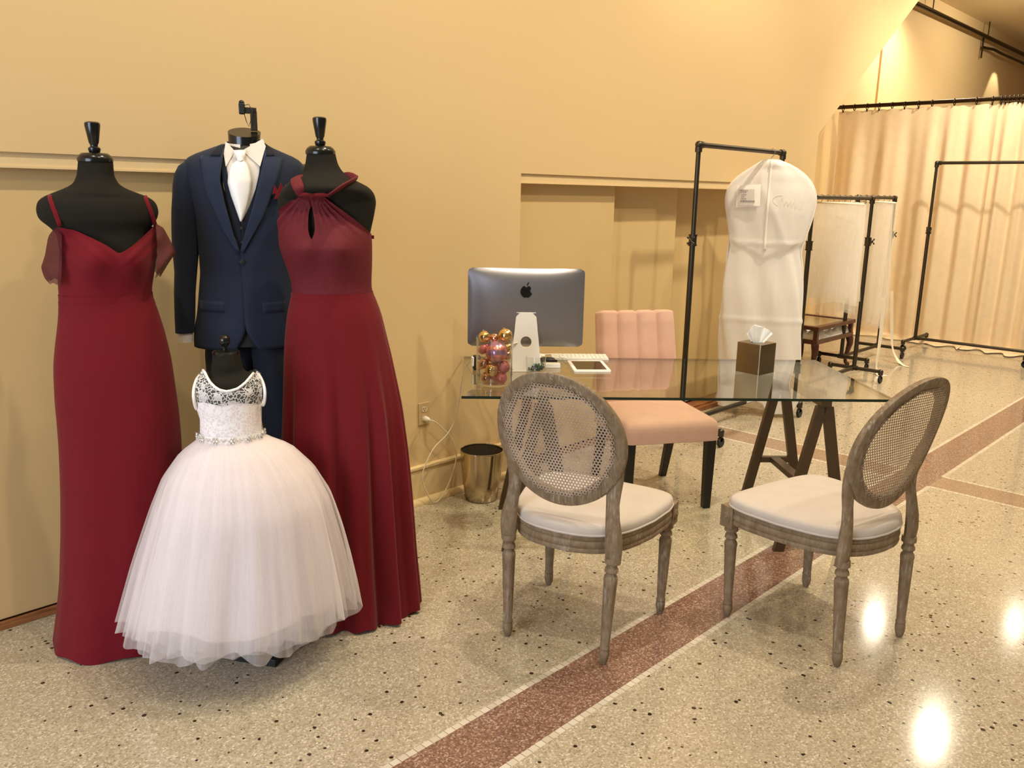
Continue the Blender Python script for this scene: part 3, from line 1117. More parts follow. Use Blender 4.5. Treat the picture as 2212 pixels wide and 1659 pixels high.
zs = [1.688, 1.670, 1.64, 1.60, 1.568, 1.508, 1.45, 1.392, 1.29, 1.213, 1.13, 1.068]
cxL = [-0.120, -0.136, -0.146, -0.152, -0.156, -0.161, -0.165, -0.168, -0.174, -0.182, -0.186, -0.190]
hwL = [0.030, 0.040, 0.046, 0.048, 0.047, 0.049, 0.049, 0.048, 0.040, 0.038, 0.0365, 0.033]
ysL = [0.0, 0.0, 0.0, 0.0, 0.0, 0.0, 0.004, 0.006, 0.004, -0.004, -0.016, -0.028]
rL = sleeve_tab(cxL, hwL, zs, ysL)
build('sleeve', MB().loft(rL, True, False), M['navy'], jk, ang=60)
cxR = [0.226 - (c + 0.120) for c in cxL]
rR = sleeve_tab(cxR, hwL, zs, [y + 0.01 for y in ysL])
build('sleeve', MB().loft(rR, True, False), M['navy'], jk, ang=60)

wc = thing('waistcoat', 'dark navy waistcoat under the suit jacket', 'waistcoat', *SX)
BV = Body([(z, c, h - 0.008) for z, c, h in S_JKT], kz=kzS)
build('front', patch(BV, [(-0.040, 1.72), (-0.030, 1.66), (-0.022, 1.60), (-0.010, 1.52), (0.0, 1.42), (0.0, 1.33)], [(-0.012, 1.70), (-0.010, 1.66), (-0.006, 1.60), (0.012, 1.525), (0.029, 1.474), (0.029, 1.33)], 0.002, 6, 24), M['navy_dark'], wc, ang=60, solid=0.003)
build('front', patch(BV, [(0.105, 1.69), (0.100, 1.65), (0.085, 1.595), (0.058, 1.528), (0.029, 1.474), (0.027, 1.33)], [(0.130, 1.72), (0.122, 1.66), (0.104, 1.60), (0.085, 1.54), (0.06, 1.42), (0.06, 1.33)], 0.003, 6, 24), M['navy_dark'], wc, ang=60, solid=0.003)
for z_ in (1.455, 1.405):
    pb = BV.front(0.031, z_, 0.006)
    build('button', MB().lathe([(0.006, 0), (0.006, 0.003), (0.001, 0.004)], 12, pb, ax=Matrix.Rotation(radians(90), 3, 'X')), M['black_matte'], wc)

sh = thing('dress_shirt', 'white dress shirt inside the navy suit', 'shirt', *SX)
BH = Body([(z, c, h - 0.012) for z, c, h in S_JKT], kz=kzS)
build('front', patch(BH, [(0.000, 1.716), (-0.022, 1.695), (-0.025, 1.60), (0.0, 1.52), (0.02, 1.46)], [(0.100, 1.718), (0.122, 1.695), (0.105, 1.60), (0.07, 1.52), (0.04, 1.46)], 0.0, 12, 20), M['shirt'], sh, ang=180, solid=0.003)
# standing collar band round the neck, open at the front, and its two points
cb = MB()
rings = []
for i in range(31):
    th = -pi / 2 + 0.25 + (2 * pi - 0.5) * i / 30
    up = 0.020 * (0.5 + 0.5 * sin(th)) + (0.012 if cos(th) > 0 else 0.0) * cos(th)
    rings.append([Vector((0.057 + (0.066 + 0.003 * k) * cos(th), 0.010 + (0.066 + 0.003 * k) * sin(th), 1.720 + up + dz)) for k, dz in ((2, 0.0), (1, 0.026), (0, 0.028), (0, 0.0))])
cb.loft(rings, True, True, True)
build('collar', cb, M['shirt'], sh, ang=60)


def tri_patch(nm, poly, y0, par, mat):
    mb = MB()
    mb.prism([(x, y, z) for x, y, z in poly], (0, -0.004, 0))
    return build(nm, mb, mat, par, smooth=False, bevel=0.001)


tri_patch('collar_point', [(-0.008, -0.052, 1.758), (0.021, -0.072, 1.724), (-0.013, -0.106, 1.668), (-0.018, -0.080, 1.715)], 0, sh, M['shirt'])
tri_patch('collar_point', [(0.119, -0.040, 1.772), (0.046, -0.072, 1.727), (0.104, -0.106, 1.672), (0.128, -0.066, 1.744)], 0, sh, M['shirt'])
for rr_ in (rL, rR):
    e = rr_[-1]
    c = sum(e, Vector()) / len(e)
    build('cuff', MB().loft([[c + (p - c) * 0.86 + Vector((0, 0, 0.02)) for p in e], [c + (p - c) * 0.86 + Vector((0, 0, -0.034)) for p in e]], True, True), M['tissue'], sh)

tie = thing('necktie', 'white satin necktie on the suit mannequin', 'tie', *SX)
BT = Body([(z, c, h - 0.004) for z, c, h in S_JKT], kz=kzS)
build('knot', patch(BT, [(0.014, 1.726), (0.022, 1.706), (0.030, 1.688)], [(0.060, 1.728), (0.054, 1.708), (0.046, 1.689)], 0.010, 8, 8, 0.012), M['satin_white'], tie, ang=180, solid=0.004)
build('blade', patch(BT, [(0.028, 1.692), (0.008, 1.677), (-0.004, 1.655), (-0.009, 1.613), (0.000, 1.57), (0.012, 1.53), (0.027, 1.480)], [(0.048, 1.692), (0.060, 1.677), (0.067, 1.655), (0.071, 1.625), (0.064, 1.58), (0.050, 1.53), (0.031, 1.480)], 0.006, 10, 28, 0.010), M['satin_white'], tie, ang=180, solid=0.004)
hk = thing('pocket_square', 'burgundy pocket square tucked into the navy suit jacket', 'handkerchief', *SX)
hm = MB()
for (x0, z0, x1, z1, x2, z2, o) in ((0.140, 1.575, 0.150, 1.610, 0.166, 1.580, 0.016), (0.152, 1.572, 0.172, 1.618, 0.186, 1.585, 0.020), (0.168, 1.575, 0.190, 1.614, 0.198, 1.580, 0.018), (0.146, 1.558, 0.158, 1.590, 0.176, 1.562, 0.022)):
    ps = [BS.front(x, z, o) for x, z in ((x0, z0), (x1, z1), (x2, z2))]
    hm.prism(ps, (0, -0.006, 0))
build('folded_points', hm, M['chiffon'], hk, smooth=False, bevel=0.002)

tr = thing('trousers', 'dark navy suit trousers hanging below the jacket', 'trousers', *SX)
top_c = 1.06


def leg(sgn):
    cx = [(0.0, -0.105 if sgn < 0 else 0.150), (0.30, -0.098 if sgn < 0 else 0.148), (0.67, -0.060 if sgn < 0 else 0.148), (0.90, -0.038 if sgn < 0 else 0.130), (0.97, -0.030 if sgn < 0 else 0.118), (1.08, -0.030 if sgn < 0 else 0.105)]
    hw = [(0.0, 0.060), (0.30, 0.064), (0.67, 0.074), (0.90, 0.086), (0.97, 0.096), (1.08, 0.085)]
    rings = []
    for i in range(41):
        z = 1.08 + (0.035 - 1.08) * i / 40
        c, h_ = interp(cx, z)[0], interp(hw, z)[0]
        rings.append([Vector((c + h_ * cos(2 * pi * j / 36), 0.0 + (0.105 if z > 0.9 else 0.085 + 0.02 * smoothstep(0.4, 0.9, z)) * sin(2 * pi * j / 36) - 0.006 * exp(-((j - 27) / 1.2) ** 2), z)) for j in range(36)])
    return MB().loft(rings, True, True)


build('leg', leg(-1), M['navy_dark'], tr, ang=60)
build('leg', leg(1), M['navy_dark'], tr, ang=60)

# --- flower girl dress on a child form
CX = ((1.31, 2.54, 0), radians(-27.3))
mC = thing('mannequin', 'small black child dress form under the white tulle dress', 'mannequin', *CX)
C_NECK = [(1.075, -0.005, 0.041), (1.015, -0.004, 0.050), (1.003, 0.0, 0.062), (0.99, 0.001, 0.098), (0.968, 0.0, 0.105), (0.948, -0.002, 0.105), (0.911, -0.005, 0.096), (0.80, -0.003, 0.088), (0.70, -0.003, 0.09)]
kzC = [(0.6, 0.78), (0.9, 0.74), (0.96, 0.70), (1.0, 0.72), (1.03, 1.0), (1.2, 1.0)]
BC = Body(C_NECK, kz=kzC)
build('torso', shell(BC, 1.075, 0.70, 48, 40), M['black_cloth'], mC, ang=180)
build('neck_cap', MB().lathe([(0.041, 1.068), (0.043, 1.075), (0.040, 1.081), (0.030, 1.084), (0.003, 1.085)], 28, (-0.005, 0, 0)), M['black_gloss'], mC)
build('finial', MB().lathe([(0.008, 1.083), (0.008, 1.094), (0.016, 1.103), (0.019, 1.113), (0.017, 1.124), (0.010, 1.131), (0.001, 1.133)], 20, (-0.008, 0, 0)), M['black_gloss'], mC)
Rz = Matrix.Rotation(-CX[1], 3, 'Z')
bc = Rz @ Vector((1.406 - 1.31, 2.645 - 2.54, 0))
build('pole', MB().cyl((bc.x, bc.y, 0.02), (-0.003, 0, 0.74), 0.014, n=12), M['black_matte'], mC)
build('base', MB().box((bc.x, bc.y, 0.014), (0.40, 0.40, 0.028), Matrix.Rotation(radians(30) - CX[1], 3, 'Z')), M['black_matte'], mC, smooth=False, bevel=0.002)

gC = thing('flower_girl_dress', 'white flower girl dress with lace bodice and full tulle skirt', 'dress', *CX)
C_BOD = [(1.012, 0.004, 0.080), (1.005, 0.002, 0.090), (0.99, 0.001, 0.109), (0.948, -0.002, 0.114), (0.911, -0.006, 0.103), (0.858, -0.001, 0.095), (0.819, -0.003, 0.095), (0.796, -0.003, 0.096), (0.76, -0.006, 0.097)]
BD = Body(C_BOD, kz=[(0.7, 0.84), (0.86, 0.82), (0.95, 0.76), (1.0, 0.62), (1.02, 0.62)])
DZ = 0.012
C_NL = [(-0.15, 0.95), (-0.112, 0.955), (-0.098, 0.985), (-0.088, 1.0), (-0.073, 1.008), (-0.058, 0.979), (-0.031, 0.957), (-0.011, 0.952), (0.023, 0.958), (0.05, 0.975), (0.076, 0.996), (0.090, 0.998), (0.104, 0.985), (0.112, 0.955), (0.15, 0.95)]
C_SW = [(-0.2, 0.905), (-0.106, 0.907), (-0.076, 0.915), (-0.04, 0.908), (-0.021, 0.903), (0.01, 0.910), (0.047, 0.907), (0.083, 0.894), (0.1, 0.888), (0.2, 0.888)]


def ctop(th):
    return DZ + (interp(C_SW, -0.003 + 0.103 * cos(th))[0] if sin(th) < 0 else 0.905)


build('bodice', shell(BD, ctop, 0.785, 72, 24, 0.002), M['white_lace'], gC, ang=180)
# sheer yoke: front and back, rising to the shoulder straps
AX = [(-0.116, 0.900), (-0.118, 0.930), (-0.111, 0.965), (-0.102, 0.988), (-0.092, 1.002), (-0.073, 1.008)]
yl = [(-0.104, 0.905), (-0.108, 0.93), (-0.106, 0.965), (-0.097, 0.990), (-0.086, 1.003)]
yr = [(0.098, 0.888), (0.106, 0.93), (0.105, 0.96), (0.099, 0.985), (0.090, 0.998)]


def yoke(sign):
    def fn(u, v):
        x = -0.106 + (0.206) * u
        zt_ = interp([(-0.106, 0.970), (-0.098, 0.990), (-0.086, 1.003), (-0.073, 1.007), (-0.058, 0.979), (-0.031, 0.957), (-0.011, 0.952), (0.023, 0.958), (0.05, 0.975), (0.076, 0.996), (0.090, 0.998), (0.100, 0.980)], x)[0]
        zb_ = interp(C_SW, x)[0]
        if sign > 0:
            zb_ = 0.905
            zt_ = max(zt_, 0.985)
        z = zb_ + DZ + (zt_ - zb_) * v
        p = BD.front(x, z, 0.003)
        if sign > 0:
            p.y = -p.y
        return p
    return MB().grid(fn, 44, 16)


build('lace_yoke', yoke(-1), M['white_lace_sheer'], gC, ang=180)
build('lace_yoke', yoke(1), M['white_lace_sheer'], gC, ang=180)
nl = [(-0.079, 1.010), (-0.073, 1.004), (-0.066, 0.991), (-0.058, 0.979), (-0.045, 0.966), (-0.031, 0.957), (-0.011, 0.952), (0.006, 0.954), (0.023, 0.958), (0.037, 0.966), (0.05, 0.975), (0.064, 0.987), (0.076, 0.997)]
build('neck_binding', MB().tube([BD.front(x, z + DZ, 0.005) for x, z in nl], 0.0045, 8), M['satin_white'], gC, ang=180)
for side in (-1, 1):
    arm_pts = []
    for i in range(25):
        a = 2 * pi * i / 24
        c, hw = interp(BD.tab, 0.955)
        zc = 0.944 + 0.052 * sin(a)
        xs = (c + side * (0.104 + 0.006 * sin(a * 1 + 1.2) - 0.012 * max(0, sin(a)) ** 2))
        arm_pts.append(Vector((xs, -0.048 * cos(a) * (1.0 - 0.3 * max(0, sin(a))), zc)))
    build('arm_binding', MB().tube(arm_pts[:-1], 0.005, 8, closed=True), M['satin_white'], gC, ang=180)
# beaded belt
build('belt', shell(BD, 0.812, 0.788, 60, 4, 0.006), M['satin_white'], gC, ang=180)
bl = MB()
for k in range(-6, 7):
    th = -pi / 2 + k * 0.26
    p = BD.at(th, 0.800, 0.012)
    if k % 2 == 0:
        for q in range(6):
            bl.sphere((p.x + 0.009 * cos(q * pi / 3) * -sin(th), p.y + 0.009 * cos(q * pi / 3) * cos(th), p.z + 0.009 * sin(q * pi / 3)), 0.0042, 8, 5)
        bl.sphere(p, 0.005, 8, 5)
    else:
        for q in (-1, 0, 1):
            p2 = BD.at(th + q * 0.06, 0.800 + 0.004 * (q % 2), 0.011)
            bl.sphere(p2, 0.0035, 8, 5)
build('belt_beads', bl, M['crystal'], gC)
build('bow', MB().sphere((0.085, 0.055, 0.785), 0.012, 10, 6, (1.6, 0.7, 0.8)), M['satin_white'], gC)
# skirt: opaque lining, then nets over it
C_SK = [(0.797, -0.004, 0.097), (0.775, 0.001, 0.128), (0.751, 0.012, 0.175), (0.671, 0.020, 0.240), (0.582, 0.024, 0.278), (0.375, 0.012, 0.330), (0.272, 0.006, 0.352), (0.156, -0.003, 0.374), (0.12, -0.008, 0.380)]


def skirt_layer(nm, scale, amp, nf, ph, hem, mat, cy=-0.03, kf=0.86, kb=0.42, flare=None):
    bd = Body(C_SK, cy=0.0)

    def fn(u, v):
        th = 2 * pi * u + pi / 2
        hz = hem + 0.012 * sin(5 * th + ph) + (0.0 if nm == 'skirt_lining' else 0.016) * (2 / pi) * math.asin(sin(13 * th + 2 * ph))
        z = 0.796 + (hz - 0.796) * v
        c, hw = interp(bd.tab, z)
        g = smoothstep(0.0, 0.6, v)
        # sharp gores: triangle-like folds widening to the hem
        w = 0.0
        for (n_, a_, p_) in ((nf, 1.0, ph), (nf + 7, 0.6, ph * 1.7), (nf - 5, 0.5, ph * 0.6)):
            s2 = sin(n_ * th + p_)
            w += a_ * (2 / pi) * math.asin(0.985 * s2)
        r = hw * scale * (1 + amp * w * (0.25 + 0.75 * g) * (0.3 + 0.7 * v))
        if flare:
            r *= 1 + flare * exp(-((((th - 0.05 + pi) % (2 * pi)) - pi) / 0.55) ** 2) * smoothstep(0.1, 0.6, v)
        b = r * (kb if sin(th) > 0 else kf)
        x = c + r * cos(th)
        y = cy * smoothstep(0, 0.4, v) + b * sin(th) * (1 - 0.0 * v)
        return Vector((x, y, z))
    o = build(nm, MB().grid(fn, 260, 34, closeu=True), mat, gC, ang=180)
    uvl = o.data.uv_layers.new(name='UVMap')
    for pl in o.data.polygons:
        us = [(o.data.loops[li].vertex_index % 260) for li in pl.loop_indices]
        wrap = max(us) - min(us) > 100
        for li, uu in zip(pl.loop_indices, us):
            vi = o.data.loops[li].vertex_index
            uvl.data[li].uv = ((uu + (260 if wrap and uu < 100 else 0)) / 260.0 + ph, (vi // 260) / 33.0)
    return o


skirt_layer('skirt_lining', 0.865, 0.030, 9, 0.3, 0.215, M['white_lining'])
skirt_layer('tulle_layer', 0.90, 0.060, 13, 0.7, 0.175, M['tulle'])
skirt_layer('tulle_layer', 0.94, 0.065, 17, 2.1, 0.170, M['tulle'])
skirt_layer('tulle_layer', 0.985, 0.060, 11, 3.7, 0.165, M['tulle'])
skirt_layer('tulle_layer', 1.01, 0.055, 15, 5.2, 0.172, M['tulle'], flare=0.07)

# ------------------------------------------------------------------ glass desk on trestles
DA = radians(-43.5)          # direction of the desk front edge
DO = Vector((2.394, 2.596, 0))
dk = thing('desk', 'long glass desk on four dark bronze A-frame trestle pairs', 'desk', DO, DA)
DW, DD, DT = 1.90, 0.893, 0.744
g = MB()
g.box2((0, 0, DT - 0.012), (DW, DD, DT))
o = build('glass_top', g, [M['glass'], M['glass_edge']], dk, smooth=False)
for p in o.data.polygons:
    p.material_index = 0 if abs(p.normal.z) > 0.5 else 1


def bar(mb, a, b, w, d, up=(0, 0, 1)):
    a, b = Vector(a), Vector(b)
    t = (b - a).normalized()
    s_ = t.cross(Vector(up)).normalized()
    n_ = s_.cross(t)
    q = [s_ * (w / 2) * i + n_ * (d / 2) * j for i, j in ((-1, -1), (1, -1), (1, 1), (-1, 1))]
    return mb.loft([[a + v for v in q], [b + v for v in q]])


def trestle(uc, v0, v1):
    m = MB()
    bar(m, (uc, v0 - 0.02, DT - 0.032), (uc, v1 + 0.02, DT - 0.032), 0.05, 0.038)
    t = build('trestle', m, M['bronze'], dk, smooth=False, bevel=0.002)
    for v in (v0, v1):
        for s in (-1, 1):
            l_ = MB()
            a = Vector((uc + s * 0.014, v, DT - 0.05))
            b_ = Vector((uc + s * 0.150, v, 0.0))
            q = [Vector((i * 0.024, j * 0.014, 0)) for i, j in ((-1, -1), (1, -1), (1, 1), (-1, 1))]
            l_.loft([[a + w for w in q], [b_ + w for w in q]])
            build('leg', l_, M['bronze'], t, smooth=False, bevel=0.002)
    st = MB()
    zc = 0.27
    hs = 0.014 + 0.136 * (DT - 0.05 - zc) / (DT - 0.05)
    for v in (v0, v1):
        st.box((uc, v, zc), (2 * hs - 0.03, 0.028, 0.03))
    # diagonal flat plates tying the two frames
    bar(st, (uc + hs * 0.1, v0 + 0.015, zc), (uc, v1 - 0.015, zc), 0.05, 0.028)
    build('stretcher', st, M['bronze'], t, smooth=False, bevel=0.002)


trestle(0.36, 0.075, 0.60)
trestle(1.62, 0.075, 0.62)

TZ = DT  # glass surface

# desktop computer seen from behind
imc = Vector((3.006, 2.797, TZ))
pc = thing('desktop_computer', 'silver all-in-one desktop computer seen from behind', 'computer', imc, DA)
IW, IH, IZ = 0.570, 0.385, 0.112
hs = MB()


def back_fn(u, v):
    x = (u - 0.5) * 2
    z = (v - 0.5) * 2
    e = max(0, 1 - abs(x) ** 2.6) * max(0, 1 - abs(z) ** 2.6)
    return (x, z, 0.006 + 0.034 * e ** 0.6)


def rrect(w, h, r, n=6):
    pts = []
    for cx, cz, a0 in ((w / 2 - r, h / 2 - r, 0), (-w / 2 + r, h / 2 - r, 90), (-w / 2 + r, -h / 2 + r, 180), (w / 2 - r, -h / 2 + r, 270)):
        for i in range(n + 1):
            a = radians(a0 + 90 * i / n)
            pts.append((cx + r * cos(a), cz + r * sin(a)))
    return pts


def bulge(x, z):
    u, v = abs(x) / (IW / 2), abs(z) / (IH / 2)
    return 0.008 + 0.034 * max(0, 1 - u ** 3.0) ** 0.8 * max(0, 1 - v ** 4.0) ** 0.7


hm_ = MB()
NU, NV = 48, 36
rows = []
rc = 0.022
for i in range(NV + 1):
    z = -IH / 2 + IH * i / NV
    dz = max(0, abs(z) - (IH / 2 - rc))
    hw_ = IW / 2 - rc + sqrt(max(0, rc * rc - dz * dz))
    rows.append([Vector((-hw_ + 2 * hw_ * j / NU, 0.035 - bulge(-hw_ + 2 * hw_ * j / NU, z), IZ + IH / 2 + z)) for j in range(NU + 1)])
hm_.loft(rows, False, False, False)
edge = [rows[0][j] for j in range(NU + 1)] + [rows[i][NU] for i in range(1, NV + 1)] + [rows[NV][j] for j in range(NU - 1, -1, -1)] + [rows[i][0] for i in range(NV - 1, 0, -1)]
hm_.loft([edge, [Vector((p.x, 0.035, p.z)) for p in edge]], False, True)
build('housing', hm_, M['alu'], pc, ang=50)
build('screen', MB().box((0, 0.037, IZ + IH / 2 + 0.03), (IW - 0.012, 0.003, IH - 0.075)), M['screen'], pc, smooth=False)
# stand: tapered neck bent into a foot, with a cable hole
nk_r = []
N_ = 20
path = []
for i in range(N_ + 1):
    t = i / N_
    z = 0.30 - 0.292 * t
    path.append((0.006 - 0.075 * smoothstep(0.0, 1.0, t), z))
st = MB()
wt = lambda t: 0.047 + 0.030 * t


def neck_pts(t, off):
    z = 0.285 - 0.281 * t
    y = -0.008 - 0.048 * t
    return z, y + off


# front (camera side) and rear faces with a round hole
hole_c, hole_r = 0.50, 0.0265
K = 32


def neck_face(off):
    outer = []
    zc = 0.285 - 0.281 * hole_c
    for k in range(K):
        a = 2 * pi * k / K
        # ray from hole centre to the trapezoid border
        best = 9
        for i in range(240):
            r = 0.0265 + i * 0.0012
            x, z = r * sin(a), zc + r * cos(a)
            t = (0.285 - z) / 0.281
            if t < 0 or t > 1 or abs(x) > wt(t):
                best = r
                break
        outer.append((best * sin(a), zc + best * cos(a)))
    inner = [(hole_r * sin(2 * pi * k / K), zc + hole_r * cos(2 * pi * k / K)) for k in range(K)]

    def to3(p):
        t = max(0, min(1, (0.285 - p[1]) / 0.281))
        return Vector((p[0], -0.008 - 0.048 * t + off, p[1]))
    return [to3(p) for p in outer], [to3(p) for p in inner]


oF, iF = neck_face(-0.004)
oB, iB = neck_face(0.004)
st.loft([iF, oF, oB, iB], False, False, True, loop=True)
st.box((0, 0.035, 0.004), (0.154, 0.19, 0.007))
st.box((0, 0.004, 0.284), (0.094, 0.026, 0.004))
build('stand', st, M['alu_light'], pc, smooth=False, bevel=0.001)
# fruit emblem
ap = []
for i in range(72):
    a = 2 * pi * i / 72
    # bitten apple outline
    x = 0.86 * sin(a)
    y = 0.92 * cos(a)
    top = exp(-(x / 0.20) ** 2)
    if y > 0:
        y = y * 0.86 - 0.20 * top + 0.10 * exp(-((abs(x) - 0.42) / 0.25) ** 2)
    else:
        x *= 1.0 - 0.20 * (abs(y) ** 2)
        y = y * 0.98 + 0.12 * exp(-(x / 0.16) ** 2)
    d = math.hypot(x - 1.02, y - 0.16)
    if d < 0.44:
        ang_ = atan2(y - 0.16, x - 1.02)
        x, y = 1.02 + 0.44 * cos(ang_), 0.16 + 0.44 * sin(ang_)
    ap.append((x, y))
lf = []
for i in range(9):
    t = i / 8
    lf.append((0.02 + 0.36 * t, 0.84 + 0.50 * t - 0.0 + 0.16 * sin(pi * t)))
for i in range(1, 8):
    t = 1 - i / 8
    lf.append((0.02 + 0.36 * t, 0.84 + 0.50 * t - 0.16 * sin(pi * t)))
em = MB()
S_ = 0.0345
ez = IZ + IH / 2 + 0.082


def eb(x, y):
    # depth on the curved housing
    dep = bulge(-0.002 + x * S_ * 0.98, ez + y * S_ - (IZ + IH / 2))
    return Vector((-0.002 + x * S_ * 0.98, 0.035 - dep - 0.0012, ez + y * S_))


em.prism([eb(x, y) for x, y in ap], (0, -0.0012, 0))
em.prism([eb(x, y) for x, y in lf], (0, -0.0012, 0))
build('emblem', em, M['black_gloss'], pc, smooth=False, label='black bitten fruit emblem')

# keyboard, tablet, mouse, adapter, cable
kb = thing('keyboard', 'slim white keyboard beside the desktop computer', 'keyboard', (3.443, 2.811, TZ), radians(-42.8))
build('case', MB().prism([(-0.15, -0.056, 0), (-0.15, 0.056, 0), (-0.15, 0.056, 0.012), (-0.15, -0.056, 0.006)], (0.30, 0, 0)), M['alu_light'], kb, smooth=False, bevel=0.001)
kk = MB()
for r in range(5):
    n_ = 14 if r else 4
    for c in range(14):
        wk = 0.0176
        x = -0.139 + c * 0.0214
        y = -0.044 + r * 0.0205
        if r == 0 and 4 <= c <= 9:
            if c == 4:
                kk.box((x + 0.0535, y, 0.0088 + 0.0005 * r), (0.124, 0.0165, 0.003))
            continue
        kk.box((x, y, 0.0085 + (y + 0.056) * 0.0535), (wk, 0.0165, 0.003))
build('keys', kk, M['white_plastic'], kb, smooth=False)

tb = thing('tablet', 'white tablet lying flat on the glass desk', 'tablet', (3.299, 2.630, TZ), radians(-42.0))
cs = MB().prism([(x, z, 0) for x, z in rrect(0.185, 0.262, 0.012)], (0, 0, 0.0085))
build('case', cs, M['white_plastic'], tb, smooth=False, bevel=0.001)
build('screen', MB().box((0, 0.0, 0.0088), (0.150, 0.206, 0.0012)), M['screen'], tb, smooth=False)
build('home_button', MB().lathe([(0.006, 0.0085), (0.006, 0.0092), (0.001, 0.0092)], 14, (0, -0.118, 0)), M['alu_light'], tb)

ms = MB().sphere((0, 0, 0.012), 1.0, 24, 12, (0.029, 0.054, 0.014))
mo = build('mouse', ms, M['white_plastic'], None)
mo.location = (3.262, 2.930, TZ + 0.001)
mo.rotation_euler = (0, 0, radians(-60))
tag(mo, 'white computer mouse half hidden behind the computer stand', 'mouse')

gd = MB()
gd.sphere((0, 0, 0.014), 1.0, 18, 10, (0.045, 0.030, 0.014))
gd.box((0.02, -0.015, 0.008), (0.06, 0.03, 0.014), Matrix.Rotation(0.4, 3, 'Z'))
gad = build('pouch', gd, M['black_matte'], None)
gad.location = (3.226, 2.850, TZ)
gad.rotation_euler = (0, 0, radians(-40))
tag(gad, 'small crumpled black pouch between computer stand and keyboard', 'pouch')

ad = thing('power_adapter', 'white rectangular adapter block in front of the keyboard', 'adapter', (3.150, 2.748, TZ), radians(-43))
build('block', MB().prism([(x, z, 0) for x, z in rrect(0.085, 0.042, 0.008)], (0, 0, 0.022)), M['white_plastic'], ad, smooth=False, bevel=0.003)
build('plug', MB().box((-0.056, 0, 0.011), (0.03, 0.016, 0.008)), M['alu_light'], ad, smooth=False, bevel=0.001)
lp = []
for i in range(29):
    a = -2.5 + 2 * pi * i / 24
    lp.append((3.296 + 0.062 * cos(a) * 0.73 + 0.05 * sin(a) * 0.68, 2.872 - 0.062 * cos(a) * 0.68 + 0.05 * sin(a) * 0.73, TZ + 0.018 + 0.006 * i / 28))
lp = [(3.150, 2.935, TZ + 0.004), (3.190, 2.900, TZ + 0.006)] + lp
tag(build('charging_cable', MB().tube(lp, 0.0024, 6), M['white_plastic'], None, ang=180), 'thin white charging cable looped beside the computer stand', 'cable')

# tumbler with green bits
tm = thing('tumbler', 'low clear glass tumbler with green bits, beside the computer stand', 'glass', (3.010, 2.728, TZ), 0)
build('glass', MB().lathe([(0.002, 0.001), (0.046, 0.001), (0.048, 0.004), (0.049, 0.078), (0.0465, 0.078), (0.0455, 0.008), (0.002, 0.007)], 32, cap=False), M['vase_glass'], tm, ang=60)
gb = MB()
for i in range(46):
    a, r = rnd.uniform(0, 6.28), 0.038 * sqrt(rnd.random())
    gb.box((r * cos(a), r * sin(a), 0.014 + 0.024 * rnd.random()), (0.014, 0.009, 0.006), Euler((rnd.random() * 3, rnd.random() * 3, rnd.random() * 3)).to_matrix())
o = build('green_bits', gb, M['green_bits'], tm, smooth=False)
o['kind'] = 'stuff'

# glass cylinder vase of ornaments
VC = Vector((2.664, 2.669, TZ))
vd = atan2(VC.y, VC.x) - pi / 2          # local -y faces the room
vs = build('vase', MB().lathe([(0.002, 0.001), (0.077, 0.001), (0.082, 0.006), (0.083, 0.214), (0.0835, 0.218), (0.0795, 0.218), (0.079, 0.010), (0.002, 0.009)], 40, cap=False), M['vase_glass'], None, ang=60)
vs.location = VC
tag(vs, 'clear glass cylinder vase filled with gold and pink ornaments', 'vase')
ORN = [
    ('gold', -0.046, 0.010, 0.216, 0.0250, (1, 1, 1), 'shiny gold ball ornament on top of the pile at left rim'),
    ('gold', 0.048, 0.006, 0.224, 0.0300, (1, 1, 1), 'shiny gold ball ornament on top of the pile at right rim'),
    ('rose_gold', -0.002, 0.030, 0.207, 0.0200, (1, 1, 1), 'small rose ball ornament peeking between the two top gold balls'),
    ('stripe_ball', 0.008, -0.020, 0.152, 0.0465, (1, 1, 1.05), 'large pink striped ball ornament in the middle of the vase'),
    ('pink_matte', -0.052, 0.004, 0.160, 0.0190, (1, 1, 1.35), 'slim rose ornament along the left glass beside the striped ball'),
    ('rose_gold', -0.052, -0.004, 0.094, 0.0215, (0.95, 1, 1.45), 'long bronze ornament low along the left glass of the vase'),
    ('gold', -0.012, -0.040, 0.074, 0.0290, (1, 1, 1), 'shiny gold ball ornament just below the striped ball'),
    ('pink_glitter', 0.043, -0.022, 0.085, 0.0265, (1, 1, 1), 'rough glittery pink ball ornament below the striped ball at right'),
    ('pink_matte', 0.032, -0.024, 0.035, 0.0258, (1.1, 1, 0.95), 'matte rose ball ornament near the vase bottom'),
    ('rose_gold', -0.033, -0.022, 0.034, 0.0255, (1, 1, 1), 'speckled champagne ball ornament at the very bottom left of the vase'),
    ('gold', 0.058, 0.010, 0.172, 0.0175, (1, 1, 1.1), 'small gold ornament along the right glass below the top gold ball'),
    ('rose_gold', 0.057, 0.012, 0.132, 0.0185, (1, 1, 1.2), 'small bronze ornament along the right glass beside the striped ball'),
    ('gold', 0.008, 0.040, 0.080, 0.0300, (1, 1, 1), 'gold ball ornament glimpsed at the back of the vase behind the others'),
    ('pink_matte', 0.004, 0.036, 0.031, 0.0230, (1, 1, 1), 'rose ball ornament at the bottom back of the vase'),
]
